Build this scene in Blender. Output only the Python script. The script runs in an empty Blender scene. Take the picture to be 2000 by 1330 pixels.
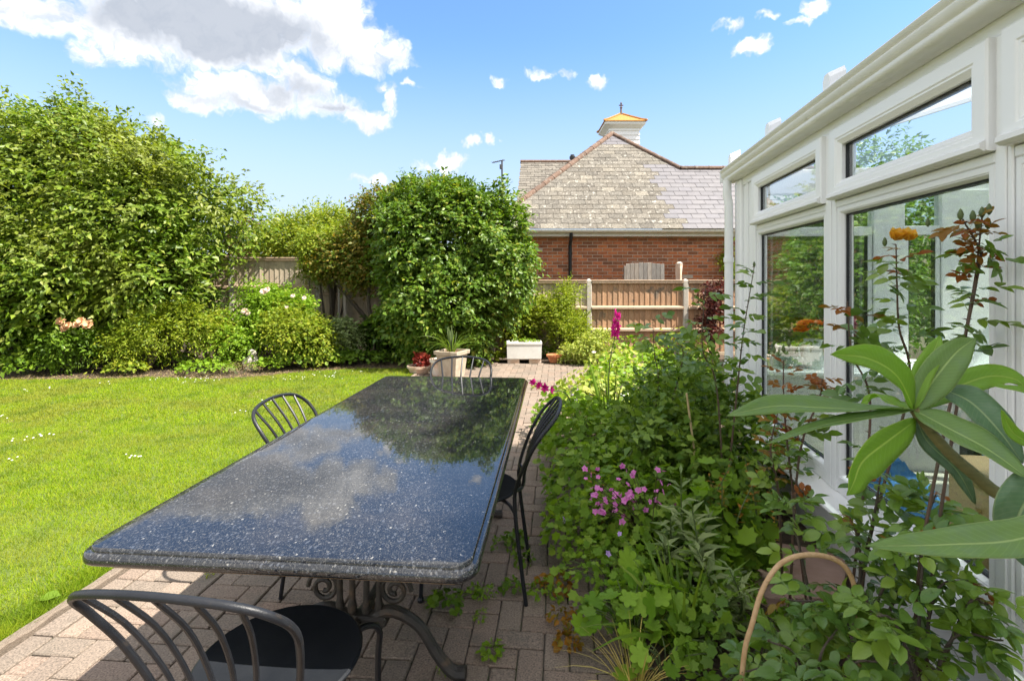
import bpy, math, random
import numpy as np
from mathutils import Vector, Matrix

# ------------------------------------------------------------------ camera
S = bpy.context.scene
COL = S.collection
rng = np.random.default_rng(11)
random.seed(11)
R = math.radians
F, HZ, H = 1000.0, 548.0, 1.45            # focal length in photo pixels, horizon row, eye height in m

cam_d = bpy.data.cameras.new("camera")
cam_d.lens, cam_d.sensor_width = 18.0, 36.0
cam_d.shift_y = -117.0 / 2000.0
cam_d.clip_start, cam_d.clip_end = 0.05, 3000.0
cam = bpy.data.objects.new("camera", cam_d)
COL.objects.link(cam)
cam.location = (0, 0, H)
cam.rotation_euler = (R(90), 0, 0)
S.camera = cam

# ------------------------------------------------------------------ sky, sun, exposure
SUN = np.array([0.64, -0.22, 1.0]); SUN = SUN / np.linalg.norm(SUN)
SUN_EL = math.asin(SUN[2]); SUN_AZ = math.atan2(SUN[0], SUN[1])
SKY_STRENGTH = 0.15
SKY_TINT = (0.40, 0.51, 0.60)
world = bpy.data.worlds.new("World")
S.world = world
world.use_nodes = True
wt = world.node_tree
for n in list(wt.nodes): wt.nodes.remove(n)

class NT:
    """small helper to chain math nodes"""
    def __init__(s, tree): s.t = tree
    def new(s, typ, **kw):
        n = s.t.nodes.new(typ)
        for k, v in kw.items(): setattr(n, k, v)
        return n
    def put(s, sock, v):
        if hasattr(v, 'is_output') or isinstance(v, bpy.types.NodeSocket): s.t.links.new(v, sock)
        else: sock.default_value = v
    def m(s, op, a, b=None, c=None, clamp=False):
        n = s.new('ShaderNodeMath', operation=op); n.use_clamp = clamp
        s.put(n.inputs[0], a)
        if b is not None: s.put(n.inputs[1], b)
        if c is not None: s.put(n.inputs[2], c)
        return n.outputs[0]
    def noise(s, vec, scale, detail=4, rough=0.55, dist=0.0, out=0):
        n = s.new('ShaderNodeTexNoise'); n.noise_dimensions = '3D'
        if vec is not None: s.put(n.inputs['Vector'], vec)
        n.inputs['Scale'].default_value = scale; n.inputs['Detail'].default_value = detail
        n.inputs['Roughness'].default_value = rough; n.inputs['Distortion'].default_value = dist
        return n.outputs[out]
    def ramp(s, fac, stops, interp='LINEAR'):
        n = s.new('ShaderNodeValToRGB'); n.color_ramp.interpolation = interp
        els = n.color_ramp.elements
        while len(els) < len(stops): els.new(0.5)
        for e, (p, c) in zip(els, stops):
            e.position = p; e.color = (c[0], c[1], c[2], 1) if not isinstance(c, (int, float)) else (c, c, c, 1)
        s.put(n.inputs[0], fac)
        return n.outputs[0]
    def mix(s, fac, a, b, blend='MIX'):
        n = s.new('ShaderNodeMix'); n.data_type = 'RGBA'; n.blend_type = blend
        s.put(n.inputs[0], fac)
        for i, v in ((6, a), (7, b)):
            if isinstance(v, (tuple, list)): v = (v[0], v[1], v[2], 1)
            s.put(n.inputs[i], v)
        return n.outputs[2]
    def sstep(s, x, a, b):
        n = s.new('ShaderNodeMapRange'); n.interpolation_type = 'SMOOTHSTEP'
        s.put(n.inputs[0], x); n.inputs[1].default_value = a; n.inputs[2].default_value = b
        return n.outputs[0]

w = NT(wt)
sky = w.new('ShaderNodeTexSky', sky_type='NISHITA', sun_disc=False)
sky.sun_elevation = SUN_EL; sky.sun_rotation = SUN_AZ
sky.altitude = 0; sky.air_density = 1.0; sky.dust_density = 0.6; sky.ozone_density = 1.6
tc = w.new('ShaderNodeTexCoord')
nrm = w.new('ShaderNodeVectorMath', operation='NORMALIZE'); wt.links.new(tc.outputs['Generated'], nrm.inputs[0])
sx = w.new('ShaderNodeSeparateXYZ'); wt.links.new(nrm.outputs[0], sx.inputs[0])
az = w.m('ARCTAN2', sx.outputs[0], sx.outputs[1]); el = w.m('ARCSINE', sx.outputs[2])
flat = w.new('ShaderNodeCombineXYZ')
wt.links.new(az, flat.inputs[0]); wt.links.new(el, flat.inputs[1])
flatv = flat.outputs[0]
def vm(op, a, b=None, c=None, out=0):
    n = w.new('ShaderNodeVectorMath', operation=op); w.put(n.inputs[0], a)
    if b is not None: w.put(n.inputs[1], b)
    if c is not None: w.put(n.inputs[2], c)
    return n.outputs[out]
def noise2(vec, scale, detail, rough, out=0):
    n = w.new('ShaderNodeTexNoise'); n.noise_dimensions = '2D'; w.put(n.inputs['Vector'], vec)
    n.inputs['Scale'].default_value = scale; n.inputs['Detail'].default_value = detail; n.inputs['Roughness'].default_value = rough
    return n.outputs[out]
# wind-torn edges: the cloud outlines are bent by noise
warp = vm('MULTIPLY_ADD', noise2(flatv, 11.0, 4, 0.62, 1), (0.085, 0.070, 0), (-0.0425, -0.035, 0))
wv_ = vm('ADD', flatv, warp)
def skydir(px, py):
    v = np.array([(px - 1000) / F, 1.0, (HZ - py) / F]); v /= np.linalg.norm(v)
    return math.atan2(v[0], v[1]), math.asin(v[2])
def blobs(lst, vec):
    tot = None
    for px, py, rx, ry, st in lst:
        a0, e0 = skydir(px, py)
        ra, rb = 1.32 * rx / F * math.cos(a0) ** 2, 1.32 * ry / F * math.cos(a0)
        d = vm('MULTIPLY_ADD', vec, (1 / ra, 1 / rb, 0), (-a0 / ra, -e0 / rb, 0))
        g = w.m('MULTIPLY_ADD', vm('DOT_PRODUCT', d, d, out=1), -st, st)
        tot = g if tot is None else w.m('MAXIMUM', tot, g)
    return tot
CLOUDS = [  # px, py, radius x, radius y, weight
 (40, 5, 150, 45, .95), (250, 50, 130, 62, 1.1), (430, 45, 190, 72, 1.25), (175, 108, 36, 26, .75), (560, 40, 75, 52, 1.0), (340, 96, 110, 22, .7),
 (650, 45, 66, 66, 1.2), (715, 95, 66, 36, .9), (775, 112, 30, 24, .75),
 (480, 180, 115, 34, 1.1), (375, 192, 50, 22, .95), (590, 165, 66, 32, .9), (440, 132, 50, 13, .5), (645, 208, 56, 22, .75),
 (715, 236, 54, 20, 1.0), (765, 200, 18, 34, .75), (745, 162, 16, 12, .6), (800, 168, 18, 8, .55),
 (872, 315, 32, 18, .85), (925, 285, 20, 10, .7), (965, 272, 15, 8, .65), (825, 332, 28, 10, .6), (725, 352, 34, 10, .6), (512, 232, 18, 10, .5),
 (980, 150, 16, 10, .55), (1055, 144, 28, 10, .6), (1105, 138, 18, 8, .6), (1165, 158, 24, 12, .75),
 (1425, 48, 20, 11, .7), (1465, 96, 40, 16, .8), (1500, 28, 20, 7, .55), (1560, 45, 26, 9, .6), (1590, 12, 34, 15, .75), (290, 238, 22, 10, .6)]
dens = blobs(CLOUDS, wv_)
fine = noise2(wv_, 34.0, 4, 0.64)
dens = w.m('ADD', dens, w.m('MULTIPLY_ADD', fine, 0.8, -0.38))
# broken cumulus over the unseen sky, its cover raised for more fill light
gen = w.noise(nrm.outputs[0], 2.4, 5, 0.6)
gen = w.m('MULTIPLY_ADD', gen, 5.0, -1.75)
front = w.m('MULTIPLY', w.sstep(sx.outputs[1], 0.40, 0.72), w.sstep(el, 0.66, 0.52))
gen = w.m('SUBTRACT', gen, w.m('MULTIPLY', front, 5.0))
dens = w.m('MAXIMUM', dens, w.m('MINIMUM', gen, 1.1))
alpha = w.sstep(dens, 0.06, 0.82)
grey = blobs([(390, 50, 270, 62, 1.35), (545, 75, 120, 52, 1.2), (575, 180, 90, 28, 1.0), (470, 205, 130, 15, .9), (650, 212, 66, 20, 1.1), (740, 122, 80, 16, .7), (730, 252, 50, 9, .7), (80, 20, 120, 14, .5)], wv_)
grey = w.m('MULTIPLY', w.m('MAXIMUM', grey, 0.0), w.sstep(dens, 0.30, 1.0), clamp=True)
white = w.mix(w.sstep(w.m('MULTIPLY_ADD', dens, 0.5, fine), 0.50, 1.25), (1.65, 1.78, 1.98), (3.2, 3.2, 3.2))
ccol = w.mix(w.m('MULTIPLY', grey, 0.9), white, (0.98, 1.09, 1.28))
# thin milky veil low over the horizon, then the clouds
veil = w.m('MULTIPLY', w.sstep(el, 0.46, 0.04), 0.86)
blue = w.mix(1.0, sky.outputs[0], SKY_TINT, 'MULTIPLY')
skyc = w.mix(veil, blue, (1.42, 1.58, 1.86))
skyc = w.mix(alpha, skyc, ccol)
bg = w.new('ShaderNodeBackground'); wt.links.new(skyc, bg.inputs[0]); bg.inputs[1].default_value = SKY_STRENGTH
world.cycles.sampling_method = 'MANUAL'; world.cycles.sample_map_resolution = 256
wo = w.new('ShaderNodeOutputWorld'); wt.links.new(bg.outputs[0], wo.inputs[0])

sun_d = bpy.data.lights.new("sun", 'SUN')
sun_d.energy, sun_d.angle, sun_d.color = 3.7, R(0.55), (1.0, 0.945, 0.85)
sun = bpy.data.objects.new("sun", sun_d); COL.objects.link(sun)
sun.rotation_euler = Vector(SUN).to_track_quat('Z', 'Y').to_euler()
sun.location = (12, -4, 20)

S.view_settings.view_transform = 'Standard'
S.view_settings.look = 'None'
S.view_settings.exposure = 1.82
S.view_settings.gamma = 1.0
S.view_settings.use_curve_mapping = False
S.render.engine = 'CYCLES'
cy = S.cycles
cy.max_bounces, cy.diffuse_bounces, cy.glossy_bounces, cy.transmission_bounces, cy.transparent_max_bounces = 6, 3, 3, 4, 10
cy.caustics_reflective = cy.caustics_refractive = False
cy.sample_clamp_indirect = 6.0
try:
    cy.use_denoising = True; cy.denoiser = 'OPENIMAGEDENOISE'; cy.denoising_input_passes = 'RGB_ALBEDO_NORMAL'; cy.denoising_prefilter = 'FAST'
except Exception: pass

# ------------------------------------------------------------------ geometry helpers
def P(px, py, Y): return np.array([(px - 1000) / F * Y, Y, H + (HZ - py) / F * Y])
def G(px, py, z=0.0):
    Y = (H - z) * F / (py - HZ); return P(px, py, Y)
def unit(v):
    v = np.asarray(v, float); return v / (np.linalg.norm(v, axis=-1, keepdims=True) + 1e-12)

def mesh_np(name, V, faces, smooth=False):
    """V (n,3); faces: (m,3)/(m,4) array or list of tuples"""
    me = bpy.data.meshes.new(name)
    V = np.asarray(V, np.float32)
    if isinstance(faces, np.ndarray):
        m, k = faces.shape
        me.vertices.add(len(V)); me.vertices.foreach_set('co', V.ravel())
        me.loops.add(m * k); me.loops.foreach_set('vertex_index', faces.astype(np.int32).ravel())
        me.polygons.add(m); me.polygons.foreach_set('loop_start', np.arange(0, m * k, k, dtype=np.int32))
        me.polygons.foreach_set('loop_total', np.full(m, k, np.int32))
    else:
        me.from_pydata(V.tolist(), [], faces)
    me.update(calc_edges=True)
    if smooth: me.polygons.foreach_set('use_smooth', np.ones(len(me.polygons), bool))
    if not isinstance(faces, np.ndarray): me.validate(clean_customdata=False)
    return me

def link(name, me, mat, parent=None, stuff=False, loc=None):
    o = bpy.data.objects.new(name, me)
    COL.objects.link(o)
    if mat is not None and me is not None and len(me.materials) == 0: me.materials.append(mat)
    if parent is not None: o.parent = parent
    if stuff: o['kind'] = 'stuff'
    if loc is not None: o.location = loc
    return o

def thing(name, label, cat, loc=(0, 0, 0), rz=0.0, group=None):
    o = bpy.data.objects.new(name, None); COL.objects.link(o)
    o.empty_display_size = 0.1
    o.location = loc; o.rotation_euler = (0, 0, rz)
    tag(o, label, cat, group); return o
def tag(o, label, cat, group=None):
    o['label'] = label; o['category'] = cat
    if group: o['group'] = group
    return o
def struct(o, label=None):
    o['kind'] = 'structure'
    if label: o['label'] = label
    return o

class MB:
    def __init__(s, org=None): s.v = []; s.f = []; s.n = 0; s.org = np.zeros(3) if org is None else np.asarray(org, float)
    def add(s, V, Fc):
        V = np.asarray(V, float)
        s.v.append(V); s.f += [tuple(int(i) + s.n for i in f) for f in Fc]; s.n += len(V); return s
    def box(s, a, b, ch=0.0):
        """box from corner a to b; ch chamfers the four top edges and the vertical edges' tops"""
        x0, y0, z0 = np.minimum(a, b); x1, y1, z1 = np.maximum(a, b)
        if ch <= 0:
            V = [(x0,y0,z0),(x1,y0,z0),(x1,y1,z0),(x0,y1,z0),(x0,y0,z1),(x1,y0,z1),(x1,y1,z1),(x0,y1,z1)]
            return s.add(V, [(0,3,2,1),(4,5,6,7),(0,1,5,4),(1,2,6,5),(2,3,7,6),(3,0,4,7)])
        return s.cbox(a, b, ch)
    def cbox(s, a, b, c):
        """box with all edges chamfered"""
        lo = np.minimum(a, b); hi = np.maximum(a, b); c = min(c, 0.45 * float((hi - lo).min()))
        V = []; idx = {}
        for ix in (0, 1):
            for iy in (0, 1):
                for iz in (0, 1):
                    for ax in range(3):
                        p = [lo[0] if not ix else hi[0], lo[1] if not iy else hi[1], lo[2] if not iz else hi[2]]
                        for k, sgn in enumerate((ix, iy, iz)):
                            if k != ax: p[k] += c * (1 if sgn == 0 else -1)
                        idx[(ix, iy, iz, ax)] = len(V); V.append(p)
        Fc = []
        q = lambda *k: idx[k]
        for sgn in (0, 1):
            fx = [q(sgn,0,0,0), q(sgn,1,0,0), q(sgn,1,1,0), q(sgn,0,1,0)]; Fc.append(fx if sgn else fx[::-1])
            fy = [q(0,sgn,0,1), q(0,sgn,1,1), q(1,sgn,1,1), q(1,sgn,0,1)]; Fc.append(fy if sgn else fy[::-1])
            fz = [q(0,0,sgn,2), q(1,0,sgn,2), q(1,1,sgn,2), q(0,1,sgn,2)]; Fc.append(fz if sgn else fz[::-1])
        for i in (0, 1):
            for j in (0, 1):
                Fc.append([q(0,i,j,1), q(1,i,j,1), q(1,i,j,2), q(0,i,j,2)])
                Fc.append([q(i,0,j,0), q(i,1,j,0), q(i,1,j,2), q(i,0,j,2)])
                Fc.append([q(i,j,0,0), q(i,j,1,0), q(i,j,1,1), q(i,j,0,1)])
        for i in (0, 1):
            for j in (0, 1):
                for k in (0, 1): Fc.append([q(i,j,k,0), q(i,j,k,1), q(i,j,k,2)])
        return s.add(V, Fc)
    def tube(s, pts, r, n=8, cap=True, closed=False):
        pts = np.asarray(pts, float); m = len(pts)
        r = np.full(m, r) if np.isscalar(r) else np.asarray(r, float)
        if closed: tan = np.roll(pts, -1, 0) - np.roll(pts, 1, 0)
        else: tan = np.gradient(pts, axis=0)
        tan = unit(tan)
        u = np.cross(tan[0], [0, 0, 1.0])
        if np.linalg.norm(u) < 1e-3: u = np.array([1.0, 0, 0])
        u = unit(u); ring = []
        a = np.arange(n) / n * 2 * np.pi
        for i in range(m):
            u = unit(u - tan[i] * np.dot(u, tan[i])); v = np.cross(tan[i], u)
            ring.append(pts[i] + r[i] * (np.cos(a)[:, None] * u + np.sin(a)[:, None] * v))
        V = np.concatenate(ring); Fc = []
        mm = m if closed else m - 1
        for i in range(mm):
            for k in range(n):
                i2 = (i + 1) % m
                Fc.append((i*n+k, i*n+(k+1) % n, i2*n+(k+1) % n, i2*n+k))
        if cap and not closed: Fc += [tuple(range(n))[::-1], tuple(range((m-1)*n, m*n))]
        return s.add(V, Fc)
    def lathe(s, prof, c=(0, 0, 0), n=24, capb=True, capt=False, sq=0.0):
        prof = np.asarray(prof, float); a = np.arange(n) / n * 2 * np.pi
        ca, sa = np.cos(a), np.sin(a)
        V = []
        for r_, z_ in prof:
            V.append(np.stack([c[0] + r_ * ca, c[1] + r_ * sa, np.full(n, c[2] + z_)], 1))
        V = np.concatenate(V); m = len(prof)
        Fc = [(i*n+k, i*n+(k+1) % n, (i+1)*n+(k+1) % n, (i+1)*n+k) for i in range(m-1) for k in range(n)]
        if capb: Fc.append(tuple(range(n))[::-1])
        if capt: Fc.append(tuple(range((m-1)*n, m*n)))
        return s.add(V, Fc)
    def loft(s, rings, cap0=True, cap1=True):
        n = len(rings[0]); V = np.concatenate([np.asarray(r, float) for r in rings])
        m = len(rings)
        Fc = [(i*n+k, i*n+(k+1) % n, (i+1)*n+(k+1) % n, (i+1)*n+k) for i in range(m-1) for k in range(n)]
        if cap0: Fc.append(tuple(range(n))[::-1])
        if cap1: Fc.append(tuple(range((m-1)*n, m*n)))
        return s.add(V, Fc)
    def sweep(s, prof, y0, y1):
        """prof: closed outline of (x,z) extruded along y"""
        prof = np.asarray(prof, float)
        a = np.stack([prof[:, 0], np.full(len(prof), y0), prof[:, 1]], 1)
        b = a.copy(); b[:, 1] = y1
        return s.loft([a, b])
    def build(s, name, mat, parent=None, smooth=False, stuff=False):
        V = np.concatenate(s.v) - s.org
        me = mesh_np(name, V, s.f)
        if smooth:
            me.polygons.foreach_set('use_smooth', np.ones(len(me.polygons), bool))
            try: me.set_sharp_from_angle(angle=R(40))
            except Exception: pass
        return link(name, me, mat, parent, stuff)

def curve3(pts, n=20):
    """Catmull-Rom through points"""
    p = np.asarray(pts, float); p = np.vstack([2*p[0]-p[1], p, 2*p[-1]-p[-2]])
    out = []
    segs = len(p) - 3
    ts = np.linspace(0, segs - 1e-9, n)
    for t in ts:
        i = int(t); u = t - i
        a, b, c, d = p[i], p[i+1], p[i+2], p[i+3]
        out.append(0.5 * ((2*b) + (-a+c)*u + (2*a-5*b+4*c-d)*u*u + (-a+3*b-3*c+d)*u**3))
    return np.array(out)

def copy_tree(o, parent=None):
    c = o.copy(); COL.objects.link(c); c.parent = parent
    for ch in list(o.children): copy_tree(ch, c)
    return c

# ------------------------------------------------------------------ materials
MATS = {}
def shader(name):
    m = bpy.data.materials.new(name); m.use_nodes = True
    t = m.node_tree
    for n in list(t.nodes): t.nodes.remove(n)
    q = NT(t)
    out = q.new('ShaderNodeOutputMaterial'); b = q.new('ShaderNodeBsdfPrincipled')
    t.links.new(b.outputs[0], out.inputs[0])
    MATS[name] = m
    return m, q, b, out
def pos(q): return q.new('ShaderNodeNewGeometry').outputs['Position']
def pm(name, c1, c2=None, scale=8.0, rough=0.6, bump=0.0, bscale=60.0, detail=5, metal=0.0, rnd=None, rcols=None, ramt=1.0,
       spec=0.5, stain=None, stscale=2.0, stlo=.5, sthi=.7, coords='pos', stretch=None, rvar=0.0):
    m, q, b, out = shader(name)
    if coords == 'pos': v = pos(q)
    else: v = q.new('ShaderNodeTexCoord').outputs['Object']
    if stretch is not None:
        mp = q.new('ShaderNodeMapping'); q.t.links.new(v, mp.inputs[0]); mp.inputs['Scale'].default_value = stretch; v2 = mp.outputs[0]
    else: v2 = v
    nf = q.noise(v2, scale, detail)
    col = q.ramp(nf, [(0.3, c1), (0.7, c2 or c1)])
    if rnd:
        rv = q.new('ShaderNodeObjectInfo').outputs['Random'] if rnd == 'obj' else q.new('ShaderNodeNewGeometry').outputs['Random Per Island']
        rc = q.ramp(rv, [(i / max(1, len(rcols) - 1), c) for i, c in enumerate(rcols)])
        col = q.mix(ramt, col, rc, 'MULTIPLY')
    if stain:
        sf = q.sstep(q.noise(v, stscale, 6, 0.6), stlo, sthi)
        col = q.mix(sf, col, stain)
    q.t.links.new(col, b.inputs['Base Color'])
    b.inputs['Roughness'].default_value = rough; b.inputs['Metallic'].default_value = metal
    b.inputs['Specular IOR Level'].default_value = spec
    if rvar: q.t.links.new(q.m('ADD', rough - rvar / 2, q.m('MULTIPLY', q.noise(v, scale * 2.3, 4), rvar)), b.inputs['Roughness'])
    if bump:
        bn = q.new('ShaderNodeBump'); bn.inputs['Strength'].default_value = 1.0; bn.inputs['Distance'].default_value = bump
        q.t.links.new(q.noise(v2, bscale, 5, 0.6), bn.inputs['Height']); q.t.links.new(bn.outputs[0], b.inputs['Normal'])
    return m
LEAF_GAIN = 1.5
def leafm(name, cols, trans=0.35, rough=0.5, patch=None, pscale=1.2, rnd='island', spec=0.22, tint=(1.25, 1.3, 0.5), patch2=None):
    """leaf: per-leaf colour from a ramp, gloss, and light passing through the blade"""
    m, q, b, out = shader(name)
    k_ = 1.0 if name.startswith('petal') else LEAF_GAIN
    sat = (1, 1, 1) if name.startswith('petal') else (1.08, 1.0, .62)
    cols = [tuple(min(.8, x * k_ * z_) for x, z_ in zip(c, sat)) for c in cols]
    g = q.new('ShaderNodeNewGeometry')
    rv = g.outputs['Random Per Island'] if rnd == 'island' else q.new('ShaderNodeObjectInfo').outputs['Random']
    col = q.ramp(rv, [(i / max(1, len(cols) - 1), c) for i, c in enumerate(cols)])
    if patch:
        col = q.mix(q.sstep(q.noise(g.outputs['Position'], pscale, 3), 0.42, 0.68), col, q.mix(0.6, col, patch))
    if patch2:
        col = q.mix(q.sstep(q.noise(g.outputs['Position'], 3.1, 4), 0.48, 0.70), col, q.mix(0.55, col, patch2))
    q.t.links.new(col, b.inputs['Base Color'])
    b.inputs['Roughness'].default_value = rough; b.inputs['Specular IOR Level'].default_value = spec
    tr = q.new('ShaderNodeBsdfTranslucent'); q.t.links.new(q.mix(1.0, col, tint, 'MULTIPLY'), tr.inputs[0])
    mx = q.new('ShaderNodeMixShader'); mx.inputs[0].default_value = trans
    q.t.links.new(b.outputs[0], mx.inputs[1]); q.t.links.new(tr.outputs[0], mx.inputs[2]); q.t.links.new(mx.outputs[0], out.inputs[0])
    return m
# surfaces
pm('soil', (.055,.038,.026), (.11,.075,.05), 14, .95, .012, 40)
pm('ground', (.09,.10,.04), (.12,.10,.06), 3, .95)
PAV = [(.74,.71,.67),(1.05,.92,.84),(.86,.82,.77),(1.12,1.02,.93),(.80,.77,.72),(1.04,.88,.78)]
for nm, r_ in (('paver', 'obj'), ('paver_far', 'island')):
    pm(nm, (.105,.09,.075), (.33,.27,.225), 150, .9, .0022, 210, 5, rnd=r_, rcols=PAV, stain=(.12,.105,.08), stscale=4.5, stlo=.52, sthi=.78)
pm('joint', (.075,.06,.045), (.12,.105,.075), 20, .95, .004, 80, stain=(.05,.07,.02), stscale=5, stlo=.5, sthi=.62)
pm('edging_wood', (.20,.15,.11), (.33,.27,.21), 30, .9, .006, 90, stretch=(8, 1, 8), rnd='obj', rcols=[(.7,.7,.7),(1.1,1.05,1.0)])
pm('lawn_turf', (.075,.115,.016), (.12,.15,.025), 5, .95, .01, 60, stain=(.16,.13,.055), stscale=1.3, stlo=.58, sthi=.72)
leafm('grass_blade', [(.10,.175,.014),(.145,.225,.016),(.195,.27,.022),(.12,.205,.014),(.25,.26,.05)], .45, .7, patch=(.27,.245,.05), pscale=1.1, spec=.06, patch2=(.07,.15,.015))
pm('white_upvc', (.84,.84,.835), (.86,.86,.855), 3, .30, 0, spec=.4)
pm('white_render', (.70,.70,.68), (.78,.78,.76), 4, .7, .001, 120)
pm('grimy_upvc', (.76,.75,.72), (.83,.82,.80), 5, .4, 0, spec=.4, stain=(.55,.54,.49), stscale=9, stlo=.62, sthi=.8)
pm('gasket', (.012,.013,.015), None, 3, .5)
pm('floor_tile', (.48,.44,.39), (.56,.52,.46), 4, .35)
pm('black_iron', (.010,.011,.014), (.017,.018,.022), 25, .4, .0006, 300, spec=.35, stain=(.055,.042,.03), stscale=18, stlo=.62, sthi=.78)
pm('seat_iron', (.010,.012,.016), (.016,.018,.022), 12, .55, .0003, 300, spec=.2, stain=(.05,.05,.05), stscale=24, stlo=.68, sthi=.78)
pm('cast_iron', (.02,.018,.016), (.05,.042,.034), 20, .6, .002, 120, stain=(.11,.07,.04), stscale=9, stlo=.55, sthi=.7)
pm('table_wood', (.24,.16,.095), (.33,.23,.14), 12, .7, .001, 80, stretch=(1,12,12))
pm('terracotta', (.46,.155,.06), (.54,.20,.085), 10, .85, .001, 90)
pm('terracotta_pale', (.56,.36,.24), (.66,.49,.37), 8, .88, .0015, 90, stain=(.62,.57,.50), stscale=7, stlo=.45, sthi=.65)
pm('stone_planter', (.36,.28,.20), (.48,.41,.32), 9, .9, .002, 90, stain=(.28,.20,.13), stscale=5, stlo=.5, sthi=.7)
pm('white_trough', (.68,.66,.61), (.76,.74,.70), 9, .7, .0008, 120)
pm('pot_soil', (.20,.10,.055), (.30,.17,.10), 60, .95, .008, 90)
pm('pink_slab', (.36,.22,.17), (.46,.31,.25), 9, .9, .003, 60)
pm('old_stone', (.35,.31,.26), (.55,.50,.43), 20, .9, .006, 60)
pm('brick', (.33,.115,.05), (.46,.18,.08), 16, .9, .002, 150, rnd='obj',
   rcols=[(.42,.45,.5),(1.0,.95,.9),(1.2,1.0,.8),(.85,.8,.75),(.62,.6,.6),(1.05,.85,.7),(1.25,1.1,.85)])
pm('mortar', (.40,.33,.25), (.48,.40,.31), 30, .95)
pm('lower_brick', (.24,.085,.045), (.34,.12,.06), 9, .9)
pm('old_slate', (.085,.077,.064), (.225,.205,.175), 26, .9, .004, 90, 7, rnd='obj', rcols=[(.62,.60,.58),(.85,.84,.82),(1.05,1.03,1.0),(.75,.72,.68),(1.3,1.27,1.2)], stain=(.36,.335,.285), stscale=11, stlo=.57, sthi=.68)
pm('far_slate', (.09,.082,.068), (.21,.19,.163), 26, .9, .004, 90, 7, rnd='island', rcols=[(.7,.68,.66),(.95,.93,.9),(1.15,1.12,1.08)], stain=(.33,.31,.265), stscale=11, stlo=.60, sthi=.7)
pm('new_slate', (.125,.118,.125), (.16,.152,.158), 6, .55, .001, 90, rnd='obj', rcols=[(.86,.86,.88),(1.05,1.03,1.02),(.95,.94,.97)])
pm('ridge_tile', (.10,.060,.042), (.175,.115,.085), 18, .9, .004, 80, stain=(.20,.185,.155), stscale=9, stlo=.55, sthi=.7, rnd='obj', rcols=[(.7,.7,.7),(1.1,1.05,1.0)])
pm('orange_tile', (.36,.15,.03), (.46,.225,.055), 22, .9, .004, 90, stain=(.22,.12,.06), stscale=16, stlo=.56, sthi=.7)
pm('cream_fascia', (.70,.67,.58), (.76,.73,.65), 6, .5, stain=(.40,.36,.29), stscale=10, stlo=.6, sthi=.8)
pm('black_pipe', (.016,.017,.02), None, 4, .4)
pm('dark_metal', (.05,.05,.055), (.09,.09,.09), 12, .5, metal=.3)
BR = [(.72,.70,.68),(1.0,.97,.94),(1.22,1.14,1.05),(.85,.8,.76),(1.1,1.0,.9)]
pm('fence_warm', (.36,.205,.115), (.54,.345,.215), 7, .85, .003, 60, stretch=(9,9,.8), rnd='obj', rcols=BR, stain=(.17,.135,.10), stscale=4.5, stlo=.52, sthi=.72)
pm('fence_grey', (.42,.345,.255), (.58,.50,.39), 7, .88, .003, 60, stretch=(9,9,.8), rnd='obj', rcols=BR, stain=(.22,.19,.145), stscale=3.5, stlo=.54, sthi=.75)
pm('fence_rail', (.40,.27,.18), (.56,.41,.29), 8, .85, .002, 60, stretch=(.8,9,9))
pm('post_concrete', (.42,.37,.31), (.55,.50,.43), 16, .9, .002, 120, stain=(.25,.22,.17), stscale=6, stlo=.55, sthi=.7)
pm('grey_wood', (.22,.20,.18), (.36,.34,.31), 8, .9, .003, 60, stretch=(9,9,.8), rnd='obj', rcols=BR)
pm('bark', (.055,.042,.03), (.11,.085,.06), 20, .9, .006, 60)
pm('green_stem', (.07,.11,.03), (.10,.13,.04), 20, .6)
pm('red_stem', (.10,.045,.03), (.075,.06,.03), 12, .6, .001, 90)
pm('cane', (.42,.25,.115), (.55,.36,.19), 30, .55, .001, 100, stain=(.28,.16,.07), stscale=20, stlo=.55, sthi=.7)
pm('dry_stem', (.36,.26,.12), (.48,.37,.19), 20, .8)
pm('brick_house_wall', (.27,.10,.055), (.36,.15,.08), 6, .9)
pm('house_roof', (.16,.10,.08), (.22,.14,.11), 6, .9)
pm('wicker', (.018,.016,.015), (.035,.03,.028), 60, .6, .003, 120)
pm('chest_wood', (.45,.29,.12), (.55,.37,.17), 10, .5, stretch=(1,10,10))
pm('blue_cloth', (.04,.17,.42), (.07,.24,.52), 20, .8)
pm('glaze', (.62,.67,.63), (.70,.74,.70), 12, .25)
pm('statue_stone', (.42,.36,.29), (.62,.56,.48), 30, .95, .006, 70)
# leaves
leafm('leaf_tree', [(.035,.075,.010),(.065,.125,.016),(.10,.17,.022),(.145,.21,.036),(.055,.11,.014),(.22,.26,.09)], .36, .42, patch=(.24,.25,.045), pscale=.7, spec=.3)
leafm('leaf_bush', [(.03,.07,.012),(.05,.11,.016),(.085,.155,.022),(.065,.125,.018),(.13,.20,.045),(.045,.10,.015),(.20,.22,.05)], .32, .4, spec=.3, patch=(.08,.15,.02), pscale=1.4)
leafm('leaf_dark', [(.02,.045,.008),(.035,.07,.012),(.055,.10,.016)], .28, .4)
leafm('leaf_brown', [(.055,.10,.016),(.075,.115,.02),(.13,.105,.028),(.05,.09,.015),(.18,.12,.035),(.06,.10,.016)], .35, .45)
leafm('leaf_gold', [(.09,.15,.02),(.14,.20,.028),(.22,.245,.042),(.08,.14,.02)], .4, .45)
leafm('leaf_yellowgreen', [(.10,.16,.018),(.15,.21,.025),(.21,.25,.035),(.08,.13,.016)], .4, .45)
leafm('leaf_mid', [(.045,.095,.014),(.07,.135,.02),(.10,.17,.025),(.055,.11,.016)], .35, .42)
leafm('leaf_lime', [(.10,.19,.02),(.14,.24,.028),(.08,.16,.018),(.17,.25,.04)], .4, .42)
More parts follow.
